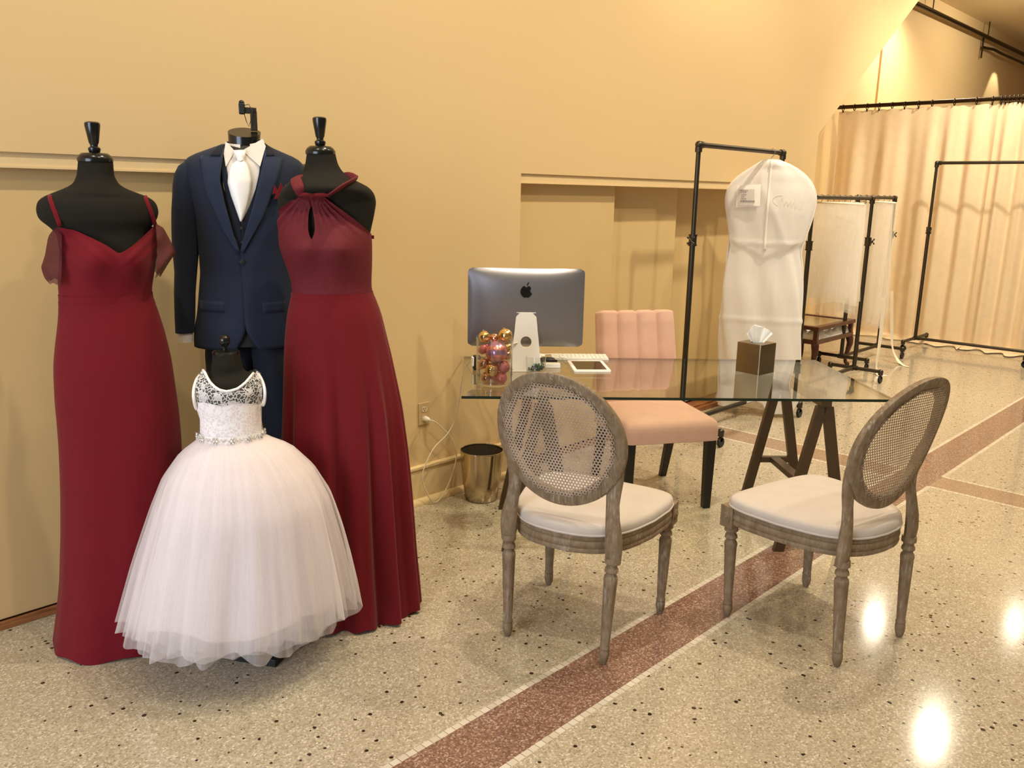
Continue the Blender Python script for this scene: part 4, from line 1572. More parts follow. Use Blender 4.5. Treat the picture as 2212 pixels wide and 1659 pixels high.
for mk, l_, d_, z_, r_o, sc_, lb in ORN:
    r_o *= 1.07
    o = build('ornament', MB().sphere((0, 0, 0), r_o, 28, 16, sc_).lathe([(0.0055, r_o * sc_[2] - 0.001), (0.005, r_o * sc_[2] + 0.004), (0.001, r_o * sc_[2] + 0.005)], 10), M[mk], None, ang=60)
    o.location = VC + Vector((l_ * cos(vd) - d_ * sin(vd), l_ * sin(vd) + d_ * cos(vd), z_))
    o.rotation_euler = (rnd.uniform(-0.9, 0.9), rnd.uniform(-0.9, 0.9), rnd.uniform(0, 6))
    tag(o, lb, 'ornament', 'ornaments in the glass vase')

# small device behind the vase
dv = thing('upright_gadget', 'small upright black and white gadget behind the ornament vase', 'gadget', (2.822, 2.95, TZ), radians(-30))
build('body', MB().box((0, 0, 0.036), (0.034, 0.03, 0.072), Matrix.Rotation(0.12, 3, 'X')), M['black_matte'], dv, smooth=False, bevel=0.004)
build('side_face', MB().box((-0.022, -0.004, 0.044), (0.010, 0.024, 0.044), Matrix.Rotation(0.12, 3, 'X')), M['white_plastic'], dv, smooth=False, bevel=0.002)

# tissue box
tbx = thing('tissue_box', 'square bronze tissue box cover on the glass desk', 'tissue box', (3.852, 2.008, TZ), radians(-4))
SB = 0.140
bx = MB()
hh = 0.150
rr0 = rrect(SB, SB, 0.010)
hole = [(0.036 * cos(2 * pi * k / 28), 0.024 * sin(2 * pi * k / 28)) for k in range(28)]
bx.loft([[Vector((x, y, 0)) for x, y in rr0], [Vector((x, y, hh - 0.006)) for x, y in rr0], [Vector((x * 0.985, y * 0.985, hh - 0.001)) for x, y in rr0], [Vector((x * 0.93, y * 0.93, hh)) for x, y in rr0]], False, False)
top_r = [Vector((x * 0.93, y * 0.93, hh)) for x, y in rr0]
hr = []
for p in top_r:
    a = atan2(p.y, p.x)
    hr.append(Vector((0.040 * cos(a), 0.026 * sin(a), hh)))
bx.loft([top_r, hr, [v + Vector((0, 0, -0.02)) for v in hr]], False, False)
build('cover', bx, M['box_bronze'], tbx, ang=50)
ts = thing('tissue', 'white tissue pulled up out of the bronze box', 'tissue', (3.852, 2.008, TZ + hh - 0.03), radians(-62.5))


FAN = [(0.0, -0.052, 0.066), (0.14, -0.042, 0.078), (0.30, -0.031, 0.106), (0.42, -0.017, 0.115), (0.55, 0.004, 0.108), (0.70, 0.028, 0.104), (0.86, 0.052, 0.092), (1.0, 0.072, 0.078)]


def tissue_fn(ph, dy):
    def fn(u, v):
        tx_, tz_ = interp(FAN, u)
        nx = -0.014 + 0.028 * u
        w_ = v ** 1.15
        return Vector((nx + (tx_ - nx) * w_, dy + (0.016 * sin(3.2 * pi * u + ph) + 0.006 * sin(8 * u + ph)) * (0.3 + 0.7 * v), 0.0 + tz_ * v))
    return fn


tsm = MB().grid(tissue_fn(0.3, -0.004), 40, 14)
tsm.grid(tissue_fn(2.6, 0.008), 40, 14)
build('sheet', tsm, M['tissue'], ts, ang=60)

# ------------------------------------------------------------------ oval-back chairs
def backx(z):
    d = max(0, z - 0.44)
    return 0.018 + 0.028 * d - 0.407 * d * d


def turned_leg(a, b, prof, blk=None):
    """lathe profile along the line from a (top) to b (foot)"""
    a, b = Vector(a), Vector(b)
    ax = (b - a)
    L = ax.length
    q = Vector((0, 0, 1)).rotation_difference(ax.normalized()).to_matrix()
    mb = MB()
    rings = []
    n = 24
    for t, r in prof:
        fl = 0.0
        ring = []
        for j in range(n):
            rr_ = r
            if 0.22 < t < 0.84:
                rr_ = r * (1 - 0.07 * (0.5 + 0.5 * cos(8 * 2 * pi * j / n)))
            ring.append(a + q @ Vector((rr_ * cos(2 * pi * j / n), rr_ * sin(2 * pi * j / n), t * L)))
        rings.append(ring)
    mb.loft(rings)
    return mb


LEGP = [(0.0, 0.026), (0.05, 0.026), (0.06, 0.020), (0.08, 0.018), (0.10, 0.023), (0.125, 0.024), (0.14, 0.018), (0.155, 0.018), (0.175, 0.0235), (0.20, 0.025), (0.23, 0.024), (0.50, 0.021), (0.82, 0.0165), (0.835, 0.018), (0.85, 0.0185), (0.86, 0.016), (0.875, 0.018), (0.91, 0.0185), (0.95, 0.0165), (0.985, 0.012), (1.0, 0.009)]


def seat_outline(k=1.0, n=120, grow=0.0):
    pts = []
    for i in range(n):
        a = 2 * pi * i / n
        ca, sa = cos(a), sin(a)
        p = 2 / (9.0 if ca > 0 else 5.0)
        u = math.copysign(abs(ca) ** p, ca)
        v = math.copysign(abs(sa) ** p, sa)
        x = 0.240 + (0.244 if u > 0 else 0.212) * u
        if u > 0:
            x += 0.018 * (1 - v * v)
        else:
            x -= 0.055 * (1 - v * v) * abs(u)
        wdt = 0.205 + (0.274 - 0.205) * min(1, (u + 1) / 1.3)
        wdt *= 1 + 0.03 * (1 - u * u)
        y = wdt * v
        cx = 0.240
        pts.append((cx + (x - cx) * k + math.copysign(grow, u) * abs(u), y * k + math.copysign(grow, v) * abs(v)))
    return pts


def make_oval_chair(lbl, loc, rz):
    t = thing('dining_chair', lbl, 'chair', loc, rz, 'oval-back chairs')
    W_ = M['weathered']
    for s in (-1, 1):
        mb = turned_leg((0.456, s * 0.2455, 0.375), (0.446, s * 0.242, 0.0), LEGP)
        mb.box((0.459, s * 0.2475, 0.416), (0.058, 0.058, 0.084))
        rx = Matrix.Rotation(radians(90) * -s, 3, 'X')
        mb.lathe([(0.020, 0.0), (0.020, 0.004), (0.015, 0.006), (0.006, 0.004), (0.004, 0.008), (0.001, 0.008)], 16, (0.459, s * 0.276, 0.414), ax=rx)
        mb.lathe([(0.020, 0.0), (0.020, 0.004), (0.015, 0.006), (0.006, 0.004), (0.004, 0.008), (0.001, 0.008)], 16, (0.4875, s * 0.2475, 0.414), ax=Matrix.Rotation(radians(90), 3, 'Y'))
        build('leg', mb, W_, t, ang=45)
    for s in (-1, 1):
        mb = turned_leg((0.006, s * 0.200, 0.395), (-0.010, s * 0.190, 0.0), LEGP)
        build('leg', mb, W_, t, ang=45)
    # moulded apron
    ap_ = MB()
    rg = []
    for k_, z in ((0.93, 0.392), (0.985, 0.392), (0.99, 0.398), (0.985, 0.407), (0.978, 0.409), (0.985, 0.411), (0.995, 0.422), (0.985, 0.434), (0.978, 0.436), (0.985, 0.438), (0.995, 0.447), (0.985, 0.456), (0.93, 0.456)):
        rg.append([Vector((x, y, z)) for x, y in seat_outline(k_)])
    ap_.loft(rg, False, False, True, loop=True)
    build('seat_frame', ap_, W_, t, ang=35)
    # cushion
    rg = []
    for k_, z in ((0.90, 0.45), (0.975, 0.452), (0.992, 0.458), (0.995, 0.470), (0.990, 0.481), (0.975, 0.489), (0.94, 0.494), (0.84, 0.499), (0.65, 0.504), (0.45, 0.507), (0.2, 0.509), (0.02, 0.5095)):
        rg.append([Vector((x, y, z)) for x, y in seat_outline(k_)])
    build('seat_cushion', MB().loft(rg), M['linen'], t, ang=180)
    build('piping', MB().tube([(x, y, 0.459) for x, y in seat_outline(0.992)], 0.0045, 8, closed=True), M['linen'], t, ang=180)
    # oval frame
    zc, ry, rzv = 0.792, 0.212, 0.218
    rings = []
    n = 72
    for i in range(n):
        a = 2 * pi * i / n
        ring = []
        for (dr, dx) in ((-0.025, -0.010), (-0.022, -0.014), (0.019, -0.015), (0.026, -0.011), (0.028, 0.0), (0.026, 0.011), (0.012, 0.016), (-0.013, 0.016), (-0.025, 0.010), (-0.028, 0.0)):
            y = (ry + dr) * sin(a)
            z = zc + (rzv + dr) * cos(a)
            ring.append(Vector((backx(z) + dx - 0.018 * (1 - (y / 0.24) ** 2) + 0.012, y, z)))
        rings.append(ring)
    fr = MB().loft(rings, False, False, True, loop=True)
    # stiles from the seat up into the oval
    for s in (-1, 1):
        pth, wd = [], []
        for x, y, z, w_ in ((0.004, 0.202, 0.375, 0.028), (0.002, 0.203, 0.43, 0.032), (0.003, 0.200, 0.475, 0.031), (0.008, 0.192, 0.53, 0.026), (0.016, 0.187, 0.58, 0.0245), (0.020, 0.187, 0.62, 0.027), (0.018, 0.193, 0.665, 0.028), (0.013, 0.203, 0.715, 0.022), (0.002, 0.211, 0.765, 0.012)):
            pth.append(Vector((x + 0.002, s * y, z)))
            wd.append(w_)
        fr.tube(pth, wd, 12, sy=0.62, up=(0, 1, 0))
    build('back_frame', fr, W_, t, ang=45)
    # woven cane panel with real holes
    cp = MB()
    px_ = 0.0120
    hr_ = 0.0036
    rows = int(0.44 / (px_ * 0.87)) + 2
    for r in range(rows):
        z0 = zc - 0.22 + r * px_ * 0.87
        for c in range(-18, 19):
            y0 = (c + 0.5 * (r % 2)) * px_
            if (y0 / (ry - 0.010)) ** 2 + ((z0 - zc) / (rzv - 0.010)) ** 2 > 1:
                continue
            outer, inner = [], []
            for j in range(12):
                a = pi / 6 + 2 * pi * j / 12 - pi / 6
                # hexagonal cell border (pointy top)
                sec = ((a + pi / 6) % (pi / 3)) - pi / 6
                Ro = (px_ / 2) / cos(sec)
                outer.append((y0 + Ro * cos(a), z0 + Ro * sin(a)))
                inner.append((y0 + hr_ * cos(a), z0 + hr_ * sin(a)))

            def P3(q):
                y, z = q
                return Vector((backx(z) - 0.006 - 0.018 * (1 - (y / 0.24) ** 2) + 0.006 * (1 - ((y / 0.2) ** 2 + ((z - zc) / 0.2) ** 2)), y, z))
            cp.loft([[P3(q) for q in outer], [P3(q) for q in inner]], False, False)
    build('cane_panel', cp, M['cane'], t, smooth=True, ang=180, fixn=False)
    return t


ch = make_oval_chair('weathered oval cane-back chair standing left of the other, seen from behind', (2.117, 1.790, 0), radians(15.8))
dup(ch, (2.926, 0.993, 0), radians(78.2), 'weathered oval cane-back chair beside the right end of the desk, turned sideways')

# ------------------------------------------------------------------ blush velvet chair
PF = Vector((3.547, 2.262, 0))
pr = thing('velvet_chair', 'blush pink velvet chair with channel-tufted back behind the desk', 'chair', PF, atan2(-0.53, 0.848) + 0.0)
# local: x to the right as seen from the desk, +y away from the desk
for s in (-1, 1):
    q = [Vector((i * 0.026, j * 0.026, 0)) for i, j in ((-1, -1), (1, -1), (1, 1), (-1, 1))]
    mb = MB().loft([[Vector((s * 0.222, 0.034, 0.41)) + v for v in q], [Vector((s * 0.222, 0.034, 0.0)) + v * 0.74 for v in q]])
    build('leg', mb, M['ebony'], pr, smooth=False, bevel=0.003)
for s in (-1, 1):
    q = [Vector((i * 0.024, j * 0.024, 0)) for i, j in ((-1, -1), (1, -1), (1, 1), (-1, 1))]
    mb = MB().loft([[Vector((s * 0.21, 0.46, 0.41)) + v for v in q], [Vector((s * 0.21, 0.49, 0.24)) + v * 0.92 for v in q], [Vector((s * 0.21, 0.56, 0.0)) + v * 0.75 for v in q]])
    build('leg', mb, M['ebony'], pr, smooth=False, bevel=0.003)
rg = []
for k_, z in ((0.97, 0.372), (1.0, 0.376), (1.0, 0.43), (0.995, 0.452), (0.97, 0.470), (0.92, 0.482), (0.80, 0.492), (0.6, 0.499), (0.3, 0.503), (0.03, 0.504)):
    rg.append([Vector((x * k_, 0.245 + y * k_, z)) for x, y in rrect(0.515, 0.50, 0.035, 8)])
build('seat', MB().loft(rg), M['velvet'], pr, ang=50)


def pback(u, v):
    # closed section around u, rising with v
    bw = 0.235 + 0.012 * (1 - v)
    z = 0.40 + 0.545 * v
    lean = 0.455 + 0.135 * v
    n4 = 4
    if u < 0.5:
        t = u / 0.5
        x = -bw + 2 * bw * t
        ph = (t * n4) % 1.0
        y = lean - 0.030 - 0.020 * (1 - (2 * ph - 1) ** 4) * (1.0 if v < 0.985 else 0.5)
        z += 0.010 * (1 - (2 * ph - 1) ** 6) * smoothstep(0.8, 1.0, v)
    else:
        t = (u - 0.5) / 0.5
        x = bw - 2 * bw * t
        y = lean + 0.045
    e = abs(x) / bw
    rnd_ = smoothstep(0.86, 1.0, e)
    y = y + (lean + 0.01 - y) * rnd_ * 0.6
    return Vector((x, y, z))


mb = MB()
rings = [[pback(j / 96, i / 24) for j in range(96)] for i in range(25)]
topc = []
for k_, dz in ((0.96, 0.010), (0.85, 0.017), (0.5, 0.021), (0.06, 0.022)):
    r24 = rings[24]
    cy_ = 0.455 + 0.135 + 0.006
    topc.append([Vector((p.x * (1 - (1 - k_) * 0.12), cy_ + (p.y - cy_) * k_, p.z + dz * 0.8)) for p in r24])
mb.loft(rings + topc)
build('backrest', mb, M['velvet'], pr, ang=65)
sm = MB()
for k in range(1, 4):
    x = -0.5 + k / 4
    sm.tube([pback((k / 4) * 0.5, v_ / 20) + Vector((0, -0.001, 0)) for v_ in range(0, 21)], 0.0022, 6)
build('seam', sm, M['velvet'], pr)

# ------------------------------------------------------------------ waste bin
bn = thing('waste_bin', 'brushed nickel waste bin on the floor under the desk corner', 'bin', (2.985, 3.075, 0), 0)
build('body', MB().lathe([(0.002, 0.004), (0.080, 0.0), (0.086, 0.004), (0.100, 0.10), (0.110, 0.20), (0.114, 0.262), (0.115, 0.27)], 48, cap=False), M['steel'], bn, ang=50)
build('lining', MB().lathe([(0.002, 0.012), (0.082, 0.012), (0.098, 0.10), (0.107, 0.20), (0.111, 0.262)], 48, cap=False), M['bin_dark'], bn, ang=50)
build('rim', MB().tube([(0.113 * cos(2 * pi * k / 48), 0.113 * sin(2 * pi * k / 48), 0.27) for k in range(48)], 0.0032, 8, closed=True), M['steel'], bn)

# ------------------------------------------------------------------ outlet and computer cord
ot = thing('wall_outlet', 'beige duplex wall outlet beside the waste bin', 'outlet', (2.734, WY, 0.478), 0)
build('cover_plate', MB().box((0, -0.004, 0), (0.072, 0.008, 0.118)), M['outlet'], ot, smooth=False, bevel=0.003)
for z in (0.024, -0.024):
    so = build('socket', MB().prism([(x, -0.0085, z + zz) for x, zz in rrect(0.034, 0.030, 0.012)], (0, -0.002, 0)), M['socket'], ot, smooth=False)
    build('slots', MB().box((-0.006, -0.0108, z + 0.003), (0.0025, 0.001, 0.008)).box((0.006, -0.0108, z + 0.003), (0.0025, 0.001, 0.007)).box((0, -0.0108, z - 0.008), (0.005, 0.001, 0.005)), M['slot'], so, smooth=False)
cd = thing('power_cable', 'ivory power cord looping from the wall outlet up to the computer', 'cord', (0, 0, 0))
pg = MB().lathe([(0.013, 0.0), (0.014, 0.012), (0.012, 0.022), (0.007, 0.032), (0.005, 0.042)], 16, (2.736, WY - 0.011, 0.452), ax=Matrix.Rotation(radians(90), 3, 'X'))
build('plug', pg, M['white_plastic'], cd)
raw = [(2.736, 3.20, 0.452), (2.760, 3.19, 0.440), (2.805, 3.19, 0.400), (2.862, 3.19, 0.345), (2.900, 3.19, 0.275), (2.906, 3.19, 0.205), (2.866, 3.185, 0.115), (2.805, 3.18, 0.035), (2.745, 3.18, 0.008), (2.700, 3.185, 0.070), (2.672, 3.19, 0.16), (2.700, 3.19, 0.235), (2.756, 3.19, 0.305), (2.835, 3.18, 0.363), (2.875, 3.17, 0.43), (2.890, 3.15, 0.54), (2.885, 3.13, 0.63), (2.880, 3.10, 0.71), (2.850, 3.02, 0.775), (2.800, 2.90, 0.800), (2.790, 2.86, 0.815), (2.82, 2.83, 0.845), (2.89, 2.815, 0.875), (2.95, 2.80, 0.885), (2.985, 2.82, 0.890)]


def catmull(P, n=6):
    P = [Vector(p) for p in P]
    out = []
    for i in range(len(P) - 1):
        p0, p1, p2, p3 = P[max(i - 1, 0)], P[i], P[i + 1], P[min(i + 2, len(P) - 1)]
        for k in range(n):
            t = k / n
            out.append(0.5 * ((2 * p1) + (p2 - p0) * t + (2 * p0 - 5 * p1 + 4 * p2 - p3) * t * t + (3 * p1 - p0 - 3 * p2 + p3) * t ** 3))
    out.append(P[-1])
    return out


build('cable', MB().tube(catmull(raw), 0.0033, 8), M['cord'], cd, ang=180)

# ------------------------------------------------------------------ pipe garment racks
def elbow(mb, p, r=0.022):
    mb.sphere(p, r, 14, 9)


def cross_handle(mb, p, d):
    p, d = Vector(p), Vector(d).normalized()
    mb.cyl(p, p + d * 0.05, 0.007, n=8)
    c = p + d * 0.05
    a = d.orthogonal().normalized()
    b_ = d.cross(a)
    for v in (a, -a, b_, -b_):
        mb.cyl(c, c + v * 0.022, 0.0045, n=8)
        mb.sphere(c + v * 0.026, 0.0075, 10, 6)


def caster(parent, p):
    p = Vector(p)
    m = MB()
    m.cyl(p + Vector((0, 0, 0.055)), p + Vector((0, 0, 0.095)), 0.010, n=10)
    m.box(p + Vector((0, 0, 0.052)), (0.036, 0.022, 0.03))
    o = build('caster', m, M['rubber'], parent, bevel=0.003)
    w_ = MB().lathe([(0.006, -0.011), (0.030, -0.011), (0.0335, -0.006), (0.0335, 0.006), (0.030, 0.011), (0.006, 0.011)], 24, p + Vector((0.006, 0, 0.0335)), ax=Matrix.Rotation(radians(90), 3, 'X'))
    build('wheel', w_, M['rubber'], o, ang=50)


def rack(lbl, loc, rz, L, H, ff, fb, zclamp, hd, knob=True, rail=True, clamps=(0, 1)):
    """rail along local x from 0 to L, feet along local y from -ff to +fb"""
    t = thing('garment_rack', lbl, 'garment rack', loc, rz, 'black pipe garment racks')
    zf = 0.105
    R = 0.0165
    mb = MB()
    mb.cyl((0.0, 0, H), (L, 0, H), R, n=14)
    for x, s in ((0, 1), (L, -1)):
        elbow(mb, (x, 0, H), 0.024)
        mb.cyl((x + s * 0.014, 0, H), (x + s * 0.042, 0, H), 0.0225, n=14)
        mb.cyl((x, 0, H - 0.014), (x, 0, H - 0.045), 0.0225, n=14)
    build('top_rail', mb, M['pipe'], t, ang=50)
    for i, x in enumerate((0, L)):
        m = MB()
        m.cyl((x, 0, zf), (x, 0, zclamp + 0.02), 0.0185, n=14)
        m.cyl((x, 0, zclamp), (x, 0, H), 0.0150, n=14)
        po = build('post', m, M['pipe'], t, ang=50)
        c = MB()
        c.cyl((x, 0, zclamp - 0.03), (x, 0, zclamp + 0.03), 0.0255, n=16)
        c.cyl((x, 0, zclamp + 0.028), (x, 0, zclamp + 0.036), 0.029, n=16)
        c.cyl((x, 0, zclamp - 0.036), (x, 0, zclamp - 0.028), 0.029, n=16)
        if i in clamps:
            cross_handle(c, (x, 0, zclamp), (hd[0] * (1 if i else 1), hd[1], 0))
        build('clamp', c, M['pipe'], po, ang=50)
        f = MB()
        f.cyl((x, -ff, zf), (x, fb, zf), 0.0165, n=14)
        f.cyl((x, -0.03, zf), (x, 0.03, zf), 0.023, n=14)
        for y in (-ff, fb):
            elbow(f, (x, y, zf), 0.0225)
            f.cyl((x, y, zf), (x, y, zf - 0.03), 0.021, n=14)
        fo = build('foot', f, M['pipe'], t, ang=50)
        for y in (-ff, fb):
            caster(fo, (x, y, 0))
    if rail:
        m = MB().cyl((0, 0, zf), (L, 0, zf), 0.0165, n=14)
        for x in (0.02, L - 0.05):
            m.cyl((x, 0, zf), (x + 0.03, 0, zf), 0.022, n=14)
        build('bottom_rail', m, M['pipe'], t, ang=50)
    return t


rack('black pipe garment rack holding the white garment bag', (4.775, 2.995, 0), 0, 1.125, 1.912, 0.305, 0.22, 1.32, (-0.95, -0.3))
rack('low black pipe rack with the nearest veils', (6.43, 2.98, 0), 0, 1.15, 1.605, 0.24, 0.22, 1.235, (0.9, -0.45), clamps=(1,))
rack('low black pipe rack behind the veils, further back', (8.05, 3.30, 0), 0, 0.915, 1.615, 0.25, 0.22, 1.25, (0.9, -0.45), clamps=(1,))
rack('empty tall black pipe rack in front of the curtains', (9.8, 3.215, 0), radians(-90), 1.17, 1.985, 0.36, 0.36, 1.28, (0.4, -0.9))
bpy.context.view_layer.update()

# ------------------------------------------------------------------ garment bag on its hanger
BX = ((5.73, 2.985, 0), radians(-62.4))
B_BAG = [(1.861, -0.011, 0.030), (1.852, 0.0, 0.055), (1.842, 0.008, 0.080), (1.823, 0.014, 0.115), (1.772, 0.012, 0.190), (1.737, 0.009, 0.237), (1.676, 0.004, 0.285), (1.615, 0.007, 0.304), (1.563, 0.007, 0.307), (1.482, 0.012, 0.296), (1.40, 0.013, 0.280), (1.331, 0.014, 0.265), (1.25, 0.0, 0.257), (1.208, -0.005, 0.258), (1.134, -0.001, 0.270), (0.922, 0.003, 0.287), (0.683, 0.011, 0.298), (0.335, 0.027, 0.300), (0.122, 0.034, 0.292), (0.0, 0.030, 0.285)]
bgt = thing('garment_bag', 'long white zipped garment bag hanging on the tall rack', 'garment bag', *BX)
BB = Body(B_BAG, kz=[(0.0, 0.30), (0.5, 0.24), (1.2, 0.22), (1.5, 0.26), (1.7, 0.22), (1.8, 0.3), (1.86, 0.9)])


def bag_hem(th):
    x = interp(B_BAG[::-1], 0.05)[0] + 0.29 * cos(th)
    if sin(th) > 0:
        return 0.075 + 0.01 * sin(4 * th)
    return interp([(-0.30, 0.045), (-0.15, 0.055), (-0.06, 0.090), (0.02, 0.120), (0.07, 0.105), (0.12, 0.030), (0.16, 0.026), (0.22, 0.030), (0.27, 0.05), (0.33, 0.12)], x)[0]


def bag_fold(th, z, t):
    x = cos(th)
    f = 0.006 * sin(9 * th + 8 * z) * smoothstep(0.1, 0.4, t) + 0.010 * sin(4 * th + 3 + 2.5 * z)
    # creases of the stiff fabric: a horizontal fold and a slanted one
    f += 0.010 * exp(-((z - 1.275) / 0.012) ** 2) * (1 if sin(th) < 0 else 0)
    f += 0.008 * exp(-((z - 0.72) / 0.014) ** 2)
    d = z - (1.16 + 0.45 * abs(x * 0.28))
    f -= 0.018 * smoothstep(0.02, -0.02, d) * smoothstep(-0.35, -0.02, d) * (1 if sin(th) < 0 else 0)
    d2 = (x * 0.28 - 0.02) + (z - 1.50) * 0.45
    f += 0.012 * exp(-(d2 / 0.03) ** 2) * (1 if sin(th) < 0 else 0) * smoothstep(1.2, 1.3, z)
    return f


build('cover', shell(BB, 1.860, bag_hem, 140, 110, 0.0, fold=bag_fold), M['bag'], bgt, ang=180)
zp = MB().tube([BB.front(0.0 - 0.0 + 0.006 * sin(3 * z_), z_, 0.010 + bag_fold(-pi / 2, z_, 0.3)) for z_ in [1.845 - 0.02 * i for i in range(32)]], 0.009, 8, sy=0.4)
build('zipper', zp, M['bag_trim'], bgt, ang=180)
sd = MB()
for th in (0, pi):
    sd.tube([BB.at(th, 1.855 + (0.12 - 1.855) * i / 60, 0.001 + bag_fold(th, 1.855 + (0.12 - 1.855) * i / 60, i / 60)) for i in range(61)], 0.004, 6)
build('side_binding', sd, M['bag_trim'], bgt, ang=180)
# label pocket with printed sheet, faint print at right
lbp = build('label_pocket', patch(BB, [(-0.228, 1.676), (-0.223, 1.524)], [(-0.064, 1.686), (-0.058, 1.538)], 0.022, 10, 10), M['bag_trim'], bgt, ang=180)
build('label_sheet', patch(BB, [(-0.215, 1.650), (-0.212, 1.536)], [(-0.105, 1.652), (-0.100, 1.542)], 0.026, 8, 8), M['paper'], lbp, ang=180)
tx = MB()
for z_, x0, x1, hgt in ((1.645, -0.200, -0.150, 0.008), (1.632, -0.196, -0.165, 0.006), (1.616, -0.194, -0.160, 0.006), (1.602, -0.194, -0.168, 0.006), (1.588, -0.194, -0.158, 0.006), (1.574, -0.196, -0.105, 0.012)):
    x = x0
    while x < x1:
        wl = rnd.uniform(0.004, 0.009)
        a = [BB.front(x + dx, z_ + dz, 0.029) for dx, dz in ((0, 0), (wl, 0), (wl, -hgt), (0, -hgt))]
        tx.add(a, [(0, 1, 2, 3)])
        x += wl + 0.003
build('print', tx, M['ink'], lbp, smooth=False)
scr = MB()
pts = []
for i in range(80):
    t = i / 79
    pts.append(BB.front(0.085 + 0.15 * t, 1.570 + 0.016 * sin(34 * t) * (1 - 0.4 * t) + (0.02 * exp(-((t - 0.03) / 0.05) ** 2)), 0.014 + bag_fold(-pi / 2 + 0.5, 1.57, 0.2)))
scr.tube(pts, 0.0013, 5)
scr.tube([BB.front(0.075 + 0.05 * cos(a_), 1.58 + 0.035 * sin(a_), 0.014) for a_ in [1.2 + 0.25 * q for q in range(14)]], 0.0013, 5)
build('script_mark', scr, M['pale_ink'], bgt, ang=180)

hgr = thing('clothes_hanger', 'thin silver wire hanger hooked over the rack rail above the white bag', 'hanger', BX[0], BX[1])
hk_ = [(-0.010, 0, 1.845), (-0.010, 0, 1.868), (0.004, 0, 1.885), (0.012, 0, 1.905), (0.013, 0, 1.925), (0.004, 0, 1.936), (-0.008, 0, 1.932), (-0.014, 0, 1.920)]
build('hook', MB().tube(catmull([Vector(p) + Vector((0, 0, -0.0)) for p in hk_], 5), 0.0022, 8), M['steel'], hgr, ang=180)
build('shoulders', MB().tube(catmull([(-0.20, 0, 1.735), (-0.10, 0, 1.80), (-0.010, 0, 1.842), (0.09, 0, 1.80), (0.19, 0, 1.735)], 6), 0.006, 8), M['steel'], hgr, ang=180)

# ------------------------------------------------------------------ veils on the two low racks
def make_veil(lbl, loc, rz, w_, ztop, zbot, seed, drift, group, near=0.2):
    r = random.Random(seed)
    p1, p2, p3 = r.uniform(0, 6), r.uniform(0, 6), r.uniform(0, 6)
    t = thing('veil', lbl, 'veil', loc, rz, group)

    def fn(u, v):
        fl = 1 + 0.30 * v
        y = (-near + (near + w_) * u) * (fl if u > 0.5 else 1 + 0.08 * v) + 0.012 * sin(5 * v + p3)
        z = ztop - 0.035 + (zbot - ztop) * v * (1 + 0.04 * sin(6 * u + p1))
        x = drift * v + (0.010 + 0.035 * v) * sin(9 * u * (1 - 0.2 * v) + p1) + 0.014 * v * sin(19 * u + p2)
        return Vector((x, y, z))
    build('netting', MB().grid(fn, 50, 24), M['veil'], t, ang=180)
    h = MB()
    h.tube([(0, -near, ztop - 0.035), (0, 0, ztop - 0.022), (0, w_, ztop - 0.035)], 0.005, 6)
    build('comb_edge', h, M['ribbon'], t)
    hk2 = MB().tube(catmull([(0, 0, ztop - 0.03), (0, 0, ztop + 0.002), (0, 0.018, ztop + 0.020), (0, 0.006, ztop + 0.036), (0, -0.014, ztop + 0.030)], 4), 0.0025, 6)
    hk2.tube([(0, -0.03, ztop - 0.024), (0, 0.05, ztop - 0.024)], 0.003, 6)
    build('hook', hk2, M['steel'], t, ang=180)
    return t


places = ['at the left end beside the white garment bag', 'second from the white garment bag', 'third from the white garment bag', 'fourth from the white garment bag', 'in the middle of the row', 'just past the middle of the row', 'third from the right post', 'second from the right post', 'right beside the right post']
for i in range(9):
    make_veil('sheer ivory veil on the low rack, ' + places[i], (6.58 + i * 0.108, 2.98, 0), radians(rnd.uniform(-4, 4)), 0.22 + 0.03 * rnd.random(), 1.590, 0.80 + 0.06 * rnd.random() - (0.16 if i > 6 else 0), 10 + i, 0.02, 'veils on the near low rack', 2.98 - (6.58 + i * 0.108) / 2.53 - 0.045)
pl2 = ['at its left end', 'second from its left end', 'in the middle', 'second from its right post', 'right beside its right post']
for i in range(5):
    make_veil('sheer ivory veil on the rear low rack, ' + pl2[i], (8.25 + i * 0.145, 3.30, 0), radians(rnd.uniform(-4, 4)), 0.13 + 0.05 * rnd.random(), 1.600, 0.30 + 0.25 * rnd.random(), 40 + i, 0.02, 'veils on the rear low rack', 0.26 - i * 0.045)


def ribbon(lbl, pts, w_):
    P = catmull(pts, 6)
    mb = MB()
    L = []
    for i, p in enumerate(P):
        tw = 0.5 * sin(i * 0.35)
        d = Vector((cos(0.6 + tw), -sin(0.6 + tw), 0)) * w_
        L.append([p - d, p + d])
    mb.loft(L, False, False, False)
    tag(build('ribbon', mb, M['ribbon'], None, ang=180), lbl, 'ribbon', 'ribbons below the veils')


ribbon('ivory ribbon hanging to the floor from the veils, nearer the rack caster', [(7.95, 2.93, 0.72), (7.97, 2.92, 0.4), (7.95, 2.92, 0.12), (7.93, 2.90, 0.03), (7.90, 2.86, 0.004)], 0.016)
ribbon('longer ivory ribbon curling out on the floor beside the racks', [(8.62, 3.10, 0.72), (8.66, 3.08, 0.4), (8.68, 3.05, 0.15), (8.66, 2.98, 0.04), (8.60, 2.90, 0.006), (8.55, 2.83, 0.004)], 0.016)
tag(build('paper_scrap', MB().prism([(7.90, 2.86, 0.0), (7.98, 2.82, 0.0), (7.99, 2.85, 0.0), (7.91, 2.89, 0.0)], (0, 0, 0.003)), M['white_plastic'], None, smooth=False), 'tiny white scrap on the floor under the veils', 'scrap')

